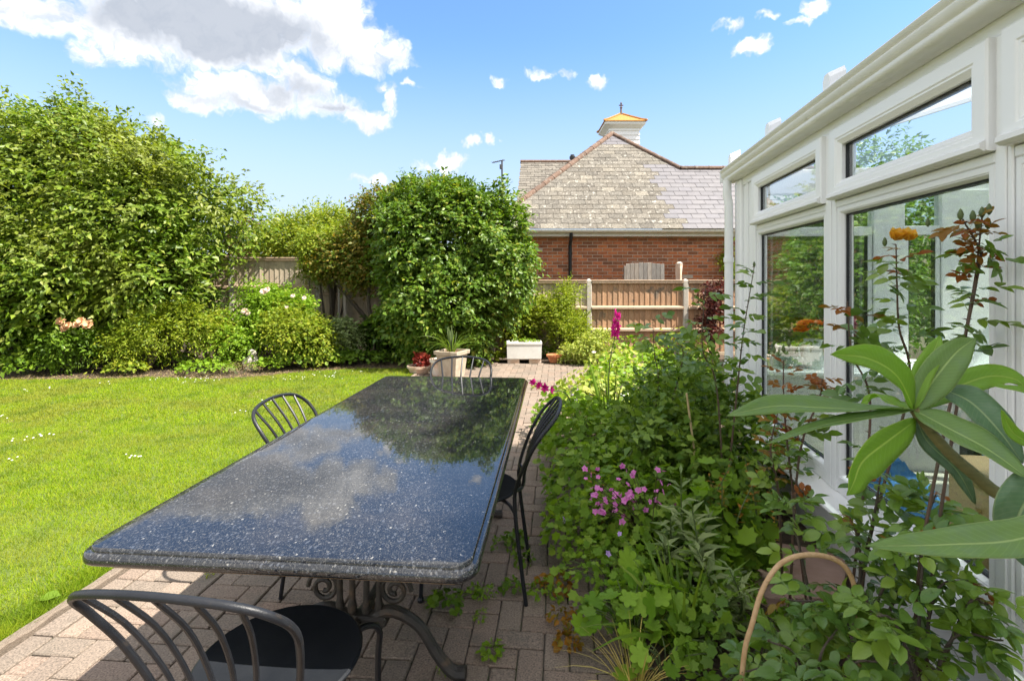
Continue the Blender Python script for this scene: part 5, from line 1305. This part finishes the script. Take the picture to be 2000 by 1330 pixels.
for i, (nm, lb, bp, mt, r_, h_, n, lf, T, wr) in enumerate(LOW):
    b = bpx(*bp); b[1] += r_ * .55
    clump(nm, lb, 'plant', b, r_, h_, n, lf, mt, 300 + i, 'low plants along the border' if nm == 'border_clump' else None, T, wr, ecc=(1.15, .75), stems=8)
# thin garden stakes in front of the shaded fence
for i, (px, lb) in enumerate([(662, 'thin grey stake left of the shaded fence middle'), (675, 'thicker grey stake next to the thin one by the fence')]):
    q = P(px, 640, 9.7); m = MB(); m.tube([(q[0], q[1], 0), (q[0] - .02 * i, q[1], 1.75)], .02 + .012 * i, 7); tag(m.build('garden_stake', M['grey_wood'], None, True), lb, 'stake')
# weeds in the paving joints
WEED = [(872,1188,.075,'leaf_mid','leafy weed beside the chair foot under the table'), (945,1165,.05,'leaf_lime','small weed between blocks below the table corner'), (925,1160,.035,'leaf_lime','tiny weed just left of the one below the table corner'), (938,1210,.03,'leaf_lime','bright little weed in a joint below the table corner'), (960,1280,.045,'leaf_lime','round leaved weed in the near paving'), (868,1310,.03,'leaf_lime','tiny weed near the iron table foot'), (1000,1155,.05,'leaf_mid','feathery weed in the joint left of the right chair'), (985,1070,.06,'leaf_mid','mossy weed under the right-hand table edge'), (1010,1060,.07,'leaf_mid','mossy weed beside the right chair feet'), (1060,1165,.07,'leaf_lime','yellow flowered weed at the right chair foot'), (1085,1150,.07,'leaf_autumn','rusty low weed at the bed edge'), (1100,1215,.06,'leaf_autumn','rusty moss tuft spilling from the bed'), (1108,1262,.05,'leaf_autumn','second rusty moss tuft nearer the camera'), (660,1120,.04,'leaf_mid','weed tuft in the shaded paving behind the near chair'), (835,1000,.05,'leaf_mid','weed hidden below the table edge'), (410,1125,.02,'leaf_gold','tiny yellowish weed in the sunlit paving'), (1020,1100,.05,'leaf_mid','mossy weed nearer the right chair legs'), (1050,760,.08,'leaf_gold','wispy weed in the sunlit far paving')]
for i, (px, py, s_, mt, lb) in enumerate(WEED):
    b = G(px, py); (V, Fc), _q = mound(b, s_, s_ * 1.0, 60, s_ * .5, 500 + i, T_OVAL if i % 2 else T_ROUND, .5 if i % 2 else .8, zlo=.005)
    tag(link('paving_weed', mesh_np('paving_weed', V - b, Fc), M[mt], None, loc=b), lb, 'weed', 'weeds in the paving')

# ------------------------------------------------------------------ flower bed along the conservatory
BED = [ # name,label,base,r,h,n,leaf,mat,T,wr,flowers
 ('cranesbill_clump', 'broad cranesbill clump beside the right-hand iron chair', (.64, 3.95), .46, .44, 900, .062, 'leaf_geranium_mass', T_PALM7, None),
 ('cranesbill_clump', 'cranesbill clump behind the pink flowers at the path edge', (.60, 3.25), .40, .38, 820, .058, 'leaf_geranium_mass', T_PALM7, ('petal_lilac', 2, .016, .06, 5)),
 ('campion_clump', 'leafy clump carrying a cloud of small pink flowers', (.72, 2.72), .40, .34, 820, .052, 'leaf_geranium_mass', T_PALM, None),
 ('cranesbill_clump', 'pale green clump at the path edge left of the pink flowers', (.42, 2.75), .26, .26, 420, .046, 'leaf_lime', T_PALM, ('petal_lilac', 1, .014, .03, 5)),
 ('cranesbill_clump', 'green clump with lilac flowers beside the near paving', (.47, 2.25), .24, .22, 420, .042, 'leaf_geranium_mass', T_PALM, ('petal_lilac', 3, .013, .02, 5)),
 ('cranesbill_clump', 'dark leafy clump behind the grey stemmed plant', (.95, 2.62), .34, .42, 620, .06, 'leaf_mid', T_PALM7, None),
 ('currant_seedling', 'bright lobed leafy clump between grey plant and pink slab', (1.02, 2.50), .20, .44, 160, .10, 'leaf_lime', T_PALM7, None),
 ('cranesbill_clump', 'sunlit cranesbill clump beyond the right-hand chair', (.66, 4.75), .42, .36, 700, .06, 'leaf_lime', T_PALM7, ('petal_lilac', 3, .02, .08, 5)),
 ('bed_perennial', 'yellowish sunlit clump where the bed narrows', (.82, 5.5), .40, .40, 560, .055, 'leaf_pale', T_ROUND, ('petal_white', 3, .025, .08, 5)),
 ('bed_perennial', 'light green sunlit clump behind the magenta spike', (1.20, 5.9), .46, .52, 620, .06, 'leaf_lime', T_ROUND, ('petal_white', 4, .028, .08, 5)),
 ('bed_perennial', 'pale sunlit clump near the end of the bed', (1.35, 6.7), .46, .50, 560, .055, 'leaf_pale', T_ROUND, ('petal_blush', 5, .03, .08, 5)),
 ('bed_perennial', 'green clump in front of the warm fence', (1.9, 7.5), .55, .55, 600, .065, 'leaf_lime', T_ROUND, ('petal_blush', 4, .03, .08, 5)),
 ('bed_perennial', 'bushy clump by the fence near the conservatory', (2.6, 7.9), .60, .70, 620, .065, 'leaf_yellowgreen', T_ROUND, None),
 ('bed_perennial', 'leafy clump beside the conservatory corner', (1.75, 5.2), .45, .66, 620, .06, 'leaf_mid', T_ROUND, ('petal_blush', 4, .03, .08, 5)),
 ('bed_perennial', 'low rust tinted clump beside the far rose', (1.30, 4.6), .45, .52, 700, .05, 'leaf_mid', T_ROUND, ('petal_white', 5, .026, .08, 5)),
 ('bed_perennial', 'small weedy clump below the cane hoop', (.85, 1.85), .26, .26, 360, .045, 'leaf_mid', T_PALM, None),
 ('bed_perennial', 'shaded clump at the foot of the conservatory wall', (1.35, 3.4), .34, .4, 420, .05, 'leaf_dark', T_ROUND, None),
 ('bed_perennial', 'low green clump left of the pink slab', (.80, 2.25), .26, .26, 360, .046, 'leaf_geranium_mass', T_PALM, None),
]
for i, (nm, lb, b, r_, h_, n, lf, mt, T, fl) in enumerate(BED):
    clump(nm, lb, 'plant', (b[0], b[1], 0), r_, h_, n, lf, mt, 400 + i, None, T, .92, fl)
# nearest lobed clumps: every leaf its own piece
def leaf_shape(T, name, mat, sub=1):
    me = mesh_np(name, T[0], T[1], True); me.materials.append(M[mat]); return me
GL = [leaf_shape(palmate(5, .36, 290, 5), 'leaf', 'leaf_geranium'), leaf_shape(palmate(7, .28, 310, 5), 'leaf', 'leaf_geranium')]
def leafy_clump(name, label, cat, base, r, h, n, leaf, seed, group=None, mes=GL):
    base = np.array([base[0], base[1], 0.0]); t = thing(name, label, cat, base, 0, group)
    g = np.random.default_rng(seed); mb = MB(base)
    for i in range(n):
        a = g.uniform(0, 6.28); q = math.sqrt(g.random()); d = np.array([math.cos(a), math.sin(a), 0])
        p = base + d * q * r; p[2] = h * math.sqrt(1 - .85 * q * q) * g.uniform(.6, 1.05) + .02
        N = unit(np.array([0, -.15, .9]) + d * q * .9 + .25 * g.normal(size=3)); D = unit(d + .5 * g.normal(size=3) - [0, 0, .2])
        leaf_at(mes[i % 2], t, base, p, D, N, leaf * g.uniform(.7, 1.25))
        mb.tube(curve3([base + d * .02, base * .5 + p * .5 + [0, 0, .04], p], 5), .0022, 4)
    mb.build('stems', M['green_stem'], t)
leafy_clump('cranesbill_plant', 'large lobed bright green leaves at the near path edge', 'plant', (.47, 2.02), .17, .26, 34, .085, 71)
leafy_clump('cranesbill_plant', 'low lobed lime leaves at the bottom edge beside the dry grass', 'plant', (.56, 1.83), .12, .16, 22, .08, 72)
leafy_clump('cranesbill_plant', 'lobed leaves just above the strap-leaved clump', 'plant', (.62, 2.12), .14, .24, 22, .075, 73)
# pink flower cloud on thin stems
b = np.array([.72, 2.65, 0]); t = thing('campion_flowers', 'thin stems with many small pink flowers over the green clump', 'flowers', b); g = np.random.default_rng(15); mb = MB(b)
for i in range(80):
    px, py = (g.normal(1235, 48), g.normal(958, 22)) if i % 3 else (g.normal(1190, 22), g.normal(985, 18)); Yd = g.uniform(2.35, 2.75)
    c = P(px, py, Yd); c[2] = min(max(c[2], .28), .62)
    flower_obj('flower', t, b, c, unit(np.array([0, -.6, .6]) + .5 * g.normal(size=3)), g.uniform(.012, .019), 'petal_pink', 5, .25, .8, 1, i)
    if i % 2 == 0: mb.tube(curve3([b + [g.normal()*.08, g.normal()*.08, .05], b*.4 + c*.6 + [0, 0, .06], c], 7), .0018, 4)
mb.build('stems', M['red_stem'], t)
# grey leaved upright plants
def upright(name, label, base, stems, mat, leaf, wr, seed, nleaf=20, T=T_OVAL, group=None, smat='green_stem', cat='plant', up=.5):
    base = np.array([base[0], base[1], 0.0]); t = thing(name, label, cat, base, 0, group); g = np.random.default_rng(seed); parts = []
    for k, top in enumerate(stems):
        top = np.asarray(top, float); b0 = base + [g.normal()*.05, g.normal()*.05, 0]
        cpts = curve3([b0, b0*.5 + top*.5 + [g.normal()*.03, g.normal()*.03, .03], top], 16)
        MB(base).tube(cpts, np.linspace(.006, .002, 16), 6).build('stem', M[smat], t, True)
        m_ = nleaf; f_ = np.linspace(.12, 1, m_); Pp = np.array([cpts[min(15, int(x * 15))] for x in f_]); a = np.arange(m_) * 2.4 + g.uniform(0, 6)
        o = np.stack([np.cos(a), np.sin(a), np.zeros(m_)], 1); D = unit(o + [0, 0, up] + .2*g.normal(size=(m_, 3))); N = unit(np.array([0, 0, 1.0]) - o * .5 + .3*g.normal(size=(m_, 3)))
        L = leaf * (1.15 - .6 * f_) * g.uniform(.8, 1.2, m_); parts.append(inst(T, Pp, D, N, L, L * wr))
    V, Fc = merge(parts); link('leaves', mesh_np('leaves', V - base, Fc, True), M[mat], t, stuff=True); return t
upright('grey_campion', 'upright grey-green downy plant in the middle of the bed', (.82, 2.32), [P(1330, 925, 2.25), P(1352, 990, 2.2), P(1310, 1010, 2.3), P(1385, 1005, 2.3), P(1295, 1060, 2.2), P(1360, 1070, 2.1)], 'leaf_grey', .14, .26, 81, 24)
upright('grey_campion', 'second grey-green downy plant left of the cane hoop', (.78, 1.98), [P(1425, 1110, 1.95), P(1450, 1160, 1.9), P(1405, 1180, 1.95)], 'leaf_grey', .11, .24, 82, 22)
upright('bed_upright', 'tall green leafy stems behind the pink flowers', (.86, 2.95), [P(1240, 905, 2.9), P(1275, 890, 2.9), P(1300, 915, 2.85), P(1210, 900, 3.0)], 'leaf_mid', .10, .4, 83, 18)
upright('rusty_upright', 'rusty flowered sorrel-like stems beside the conservatory base', (1.12, 2.5), [P(1430, 900, 2.45), P(1455, 895, 2.45), P(1410, 940, 2.4), P(1480, 925, 2.4), P(1500, 945, 2.35), P(1385, 930, 2.5)], 'leaf_autumn', .045, .5, 84, 40)
upright('autumn_weed', 'reddish brown weed left of the pink flowers', (.50, 2.85), [P(1165, 925, 2.8), P(1150, 905, 2.85), P(1180, 950, 2.8)], 'leaf_autumn', .05, .5, 85, 16)
blade_clump('strap_leaves', 'arching green strap leaves in the near bed', 'plant', (.66, 1.98, 0), 46, .46, .022, .75, 'leaf_blade', 91, arch=1.0)
blade_clump('strap_leaves', 'fine upright green blades behind the pink flowers', 'plant', (.80, 3.2, 0), 26, .55, .012, .5, 'leaf_blade', 92, arch=.8)
blade_clump('dry_grass', 'straw coloured dry grass tuft at the bottom of the bed', 'grass', (.43, 1.80, 0), 70, .26, .005, 1.1, 'leaf_straw', 93, arch=.9)
blade_clump('sword_leaves', 'green sword leaves below the magenta spike', 'plant', (.88, 4.6, 0), 14, .78, .03, .28, 'leaf_blade', 94, arch=.3)
# magenta gladiolus
def gladiolus(name, label, pts, fl, seed):
    pts = [np.asarray(p, float) for p in pts]; b = pts[0]; t = thing(name, label, 'flower', b); c = curve3(pts, 30); g = np.random.default_rng(seed)
    MB(b).tube(c, np.linspace(.006, .003, 30), 6).build('stem', M['green_stem'], t, True)
    for i in range(fl):
        f_ = .70 + .30 * i / fl; q = c[min(29, int(f_ * 29))]; o = unit([math.cos(i*2.4), math.sin(i*2.4) - .6, .1])
        flower_obj('floret', t, b, q + o * .012, o, .042 * (1.15 - .5 * i / fl), 'petal_magenta', 6, .55, .5, 1, seed + i)
gladiolus('magenta_gladiolus', 'tall spike of magenta gladiolus flowers before the warm fence', [(.86, 4.6, 0), P(1190, 720, 4.6), P(1200, 660, 4.6), P(1207, 602, 4.6)], 15, 700)
gladiolus('magenta_gladiolus', 'magenta gladiolus spray leaning over the far table corner', [(.62, 4.5, 0), P(1110, 775, 4.4), P(1075, 762, 4.35), P(1032, 742, 4.3)], 9, 720)
# pink stone slab lying in the bed
m = MB(); qs = [G(a, b_) for a, b_ in ((1420,1140),(1500,1075),(1660,1100),(1640,1190),(1500,1190))]
m.loft([[(q[0], q[1], z) for q in qs] for z in (.0, .05)]); tag(m.build('stone_slab', M['pink_slab']), 'flat pinkish stone slab lying under the roses', 'slab')

# ------------------------------------------------------------------ roses by the conservatory
def rose(name, label, base, canes, seed, leaf=.15, step=.055, red_top=.0, group=None, blooms=(), buds=(), r0=.006, dens=1.0, f0=.25, smat='red_stem'):
    base = np.array([base[0], base[1], 0.0]); t = thing(name, label, 'rose', base, 0, group); g = np.random.default_rng(seed); nl = 0
    for ci, pts in enumerate(canes):
        pts = [base + [g.normal()*.03, g.normal()*.03, 0]] + [np.asarray(p, float) for p in pts]; n = 36; c = curve3(pts, n)
        ca = MB(base).tube(c, np.linspace(r0, r0 * .35, n), 7).build('cane', M[smat], t, True)
        L = np.linalg.norm(np.diff(c, axis=0), axis=1).sum(); k = max(3, int(L / step * dens))
        th = MB(base)
        for j in range(int(L / .035)):
            q = c[min(n - 1, int(g.random() * n))]; o = unit([math.cos(j*2.1), math.sin(j*2.1), .2]); th.tube([q, q + o * r0 * 2.4], [r0 * .5, .0003], 4)
        th.build('thorns', M['red_stem'], ca, stuff=True)
        for j in range(k):
            f_ = f0 + (1 - f0) * (j + .5) / k; i = min(n - 2, int(f_ * (n - 1))); q = c[i]; tn = unit(c[i+1] - c[i]); a = j * 2.4 + g.normal() * .3 + ci
            o = np.array([math.cos(a), math.sin(a), 0]); o = unit(o - tn * np.dot(o, tn)); d = unit(o + tn * .35 + [0, -.12, -.05] + .15 * g.normal(size=3))
            N = unit(np.array([0, -.15, 1.0]) + .35 * g.normal(size=3)); red = f_ > 1 - red_top * g.uniform(.6, 1.2)
            leaf_at(ROSE_ME['leaf_rose_red' if red else 'leaf_rose'][g.integers(5)], t, base, q, d, N, leaf * g.uniform(.7, 1.2) * (.7 if red else 1)); nl += 1
    for j, (p, r_, mt) in enumerate(blooms): flower_obj('bloom', t, base, p, unit([.05, -.45, .9]), r_ * 1.15, mt, 7, 1.9, 1.0, 3, seed + j)
    for j, p in enumerate(buds):
        m = MB(base); p = np.asarray(p); m.lathe([(.002, -.012), (.007, -.004), (.008, .005), (.004, .017), (.0005, .022)], p, 8, True, True); m.build('bud', M['green_stem'], t, True)
    return t
rose('yellow_rose', 'tall rose with an open yellow-orange bloom before the window', (1.16, 1.78), [[(1.25,1.8,.5), P(1775,760,1.84), P(1756,640,1.85), P(1752,560,1.85), P(1750,478,1.85)], [(1.2,1.8,.4), P(1700,800,1.85), P(1664,690,1.9), P(1655,590,1.92)]], 601, .15, .075, .12, blooms=[(P(1748,470,1.85), .042, 'petal_yellow'), (P(1770,470,1.84), .04, 'petal_yellow')], buds=[P(1728,475,1.86), P(1812,437,1.86), P(1838,462,1.85)], f0=.4)
rose('budded_rose', 'tall bare-topped rose cane with many small buds at the right', (1.20, 1.5), [[(1.24,1.52,.5), P(1872,770,1.55), P(1888,640,1.54), P(1905,540,1.52), P(1918,425,1.5)], [(1.2,1.52,.5), P(1905,560,1.52), P(1912,490,1.51), P(1880,428,1.5)]], 602, .12, .08, .3, buds=[P(1918,418,1.5), P(1932,412,1.5), P(1876,422,1.5), P(1930,440,1.5), P(1900,425,1.5), P(1910,440,1.5)], f0=.5)
rose('slender_rose', 'slender rose cane in front of the conservatory corner post', (1.22, 2.9), [[P(1440,760,2.9), P(1452,650,2.9), P(1473,522,2.9)], [P(1400,760,2.95), P(1372,680,2.95), P(1378,560,2.95)]], 603, .16, .07, .0, buds=[P(1473,518,2.9)], f0=.35)
rose('slender_rose', 'slender rose cane rising before the warm fence panel', (.98, 3.6), [[P(1285,760,3.6), P(1278,690,3.6), P(1275,625,3.6)], [P(1330,720,3.6), P(1325,660,3.6)]], 604, .17, .08, .0, f0=.4)
rose('red_tipped_rose', 'rose with rusty red young leaves and green buds', (1.22, 2.2), [[P(1545,930,2.2), P(1532,800,2.2), P(1530,705,2.2)], [P(1560,900,2.15), P(1600,780,2.15), P(1606,740,2.15)], [P(1520,960,2.2), P(1505,880,2.2), P(1520,800,2.2)]], 605, .13, .055, .55, buds=[P(1512,685,2.2), P(1530,683,2.2), P(1541,672,2.2)], f0=.35)
rose('bushy_rose', 'bushy dark leaved rose filling the near bed corner', (1.10, 1.72), [[P(1560,1060,1.85), P(1545,960,1.9)], [P(1700,1040,1.72), P(1720,930,1.72)], [P(1790,1060,1.62), P(1830,960,1.6)], [P(1620,1200,1.62), P(1540,1170,1.62)], [P(1720,1160,1.6), P(1760,1080,1.58)], [P(1680,1100,1.7), P(1660,1010,1.72)]], 606, .135, .040, .05, f0=.25, r0=.0065, smat='bark')
rose('bushy_rose', 'low rose with broad leaves against the near sill', (1.12, 1.42), [[P(1820,1180,1.48), P(1900,1130,1.45)], [P(1850,1260,1.42), P(1960,1250,1.36)], [P(1760,1240,1.45), P(1700,1200,1.45)], [P(1800,1120,1.5), P(1790,1040,1.52)], [P(1880,1200,1.42), P(1930,1180,1.40)]], 607, .14, .040, .04, f0=.2, smat='bark')
rose('bushy_rose', 'broad blue-green leaved rose at the bottom edge', (.95, 1.55), [[P(1560,1290,1.55), P(1500,1250,1.55)], [P(1600,1300,1.5), P(1640,1220,1.52)], [P(1520,1320,1.5), P(1450,1310,1.52)], [P(1660,1310,1.45), P(1720,1290,1.42)]], 608, .16, .042, .0, f0=.25, smat='bark')
shrub('leafy_rose_bush', 'dense leafy rose bush left of the conservatory corner', 'rose bush', (1.22, 3.35, 0), [((1.22, 3.35, .50), np.array([.36, .36, .34])), ((1.05, 3.55, .45), np.array([.36, .34, .28])), ((1.38, 3.15, .42), np.array([.28, .32, .34])), ((1.0, 3.15, .38), np.array([.26, .3, .28]))], 900, 'leaf_rose_small', 620, per=6, tw=.16, leaf=.058, wr=.62, up=.3, droop=.15, r0=.012, amp=.2, inner=120, shrink=.5, clump=(.05, .3))
shrub('leafy_rose_bush', 'sunlit leafy rose bush further along the bed', 'rose bush', (1.35, 4.2, 0), [((1.30, 4.15, .42), np.array([.34, .36, .30])), ((1.55, 4.5, .45), np.array([.28, .34, .32]))], 700, 'leaf_rose_small', 621, per=6, tw=.16, leaf=.058, wr=.62, up=.3, droop=.15, r0=.012, amp=.22, inner=90, shrink=.5, clump=(.05, .3))
# bent cane hoop and a thin cane
m = MB(); hp = [P(1452,1290,1.52), P(1470,1215,1.52), P(1490,1150,1.53), P(1525,1100,1.54), P(1575,1083,1.55), P(1630,1092,1.56), P(1662,1125,1.56), P(1675,1190,1.56), P(1680,1300,1.54)]
hp = [np.array([hp[0][0] - .02, hp[0][1], 0.0])] + hp + [np.array([hp[-1][0], hp[-1][1], 0.0])]
m.tube(curve3(hp, 60), .0075, 10); tag(m.build('cane_hoop', M['cane'], None, True), 'bent tan cane hoop standing among the roses', 'cane hoop')
m = MB(); m.tube([(1.02, 2.95, 0), P(1356, 880, 2.95), P(1341, 768, 2.95)], .006, 7); tag(m.build('support_cane', M['dry_stem'], None, True), 'thin pale support cane in front of the dense rose bush', 'cane')

# ------------------------------------------------------------------ big leaved plant in the right foreground
LB = np.array([1.45, 1.02, 0.0])
bigp = thing('big_leaved_plant', 'large plant with long pale veined leaves in the right foreground', 'plant', LB)
YR = 1.12
rc = P(1785, 800, YR)
st = curve3([LB, (1.42, 1.05, .45), P(2010, 1030, 1.08), P(1930, 950, 1.10), P(1850, 880, 1.11), rc], 30)
MB(LB).tube(st, np.linspace(.018, .010, 30), 10).build('stem', M['fleshy_stem'], bigp, True)
st2 = curve3([(1.42, 1.05, .45), (1.38, 1.0, .8), P(2090, 900, 1.0), P(2090, 800, 1.0)], 20); MB(LB).tube(st2, np.linspace(.018, .01, 20), 8).build('stem', M['fleshy_stem'], bigp, True)
def big_leaf(pts, wid, nrm, mat, fold=.22, n=22, wav=.03, seed=0):
    c = curve3(pts, n); t = np.linspace(0, 1, n); tn = unit(np.gradient(c, axis=0)); N0 = np.asarray(nrm, float)
    if N0.ndim == 1: N0 = np.repeat(N0[None], n, 0)
    else: N0 = np.array([N0[0] * (1 - x) + N0[-1] * x for x in t])
    sd = unit(np.cross(tn, N0)); nn = np.cross(sd, tn)
    wv = wid * np.clip(np.sin(np.pi * np.clip(t, 0, 1) ** .8), 0, 1) ** .75; wv = np.maximum(wv, .004 * (1 - t)); g = np.random.default_rng(seed)
    cols = (-1, -.55, 0, .55, 1); V = []; UV = []
    for j, s_ in enumerate(cols):
        ripple = wav * wid * np.sin(t * 17 + j * 2 + g.uniform(0, 6)) * abs(s_)
        V.append(c + sd * (wv * s_ / 2)[:, None] + nn * (abs(s_) ** 1.3 * wv / 2 * fold * 1.5 + ripple)[:, None]); UV.append(np.stack([np.full(n, .5 + s_ / 2), t], 1))
    Fc = np.array([(j*n+i, (j+1)*n+i, (j+1)*n+i+1, j*n+i+1) for j in range(4) for i in range(n-1)], np.int32)
    me = mesh_np('leaf', np.concatenate(V) - LB, Fc, True); uvl = me.uv_layers.new(name='UVMap'); U = np.concatenate(UV); uvl.data.foreach_set('uv', U[Fc.ravel()].astype(np.float32).ravel())
    o = link('leaf', me, M[mat], bigp)
    sol = o.modifiers.new('thickness', 'SOLIDIFY'); sol.thickness = .0008
    return o
U_ = (0, -.3, 1)
LEAVES = [
 ([rc, P(1700,800,1.10), P(1600,796,1.06), P(1510,793,1.02), P(1418,812,.98)], .075, [(0,.30,1), (0,-.9,.6)], 'big_leaf'),
 ([rc, P(1752,735,1.10), P(1695,700,1.07), P(1622,692,1.03)], .085, (.25,-.85,.35), 'big_leaf_young'),
 ([rc, P(1800,735,1.14), P(1822,690,1.16), P(1836,655,1.18)], .05, (-.6,-.7,.1), 'big_leaf_young'),
 ([rc, P(1822,745,1.13), P(1866,690,1.13), P(1906,660,1.12)], .085, (-.35,-.8,.35), 'big_leaf'),
 ([P(1790,820,1.12), P(1735,860,1.08), P(1685,900,1.05), P(1668,940,1.04), P(1655,968,1.04)], .095, (.35,-.9,.1), 'big_leaf_young'),
 ([rc, P(1850,835,1.06), P(1930,878,1.00), P(2010,935,.94)], .085, (-.2,-.6,.8), 'big_leaf'),
 ([P(1838,758,1.15), P(1895,785,1.10), P(1950,840,1.05), P(1998,905,1.0)], .085, (-.3,-.7,.65), 'big_leaf_old'),
 ([rc, P(1860,760,1.2), P(1930,735,1.24), P(1985,742,1.22), P(2010,770,1.2)], .07, (0,-.7,.5), 'big_leaf_young'),
 ([rc, P(1690,815,1.06), P(1600,832,1.02), P(1498,866,.98)], .04, (0,-.2,1), 'big_leaf'),
 ([P(2130,985,.86), P(2000,1050,.86), P(1850,1063,.88), P(1688,1066,.90)], .075, (0,-.55,.75), 'big_leaf'),
 ([P(2110,900,.95), P(2020,960,.95), P(1985,1030,.95), P(2010,1110,.95)], .10, (-.5,-.8,.3), 'big_leaf_old'),
 ([P(2060,880,.98), P(1985,850,.98), P(1955,800,.98)], .03, (-.5,-.7,.3), 'big_leaf_young'),
 ([P(2080,800,1.0), P(2020,770,1.0), P(1930,750,1.0)], .03, (0,-.5,.8), 'big_leaf_young'),
 ([rc, P(1768,752,1.13), P(1750,705,1.15), P(1735,680,1.16)], .028, (.5,-.8,.1), 'big_leaf'),
 ([rc, P(1745,790,1.16), P(1715,775,1.2), P(1680,790,1.24)], .06, (.2,-.7,.6), 'big_leaf_young'),
 ([rc, P(1810,860,1.16), P(1870,920,1.18), P(1905,985,1.2)], .06, (-.4,-.7,.5), 'big_leaf_old'),
]
for i, (pts, wd, nr, mt) in enumerate(LEAVES): big_leaf(pts, wd * .82, nr, mt, seed=i)
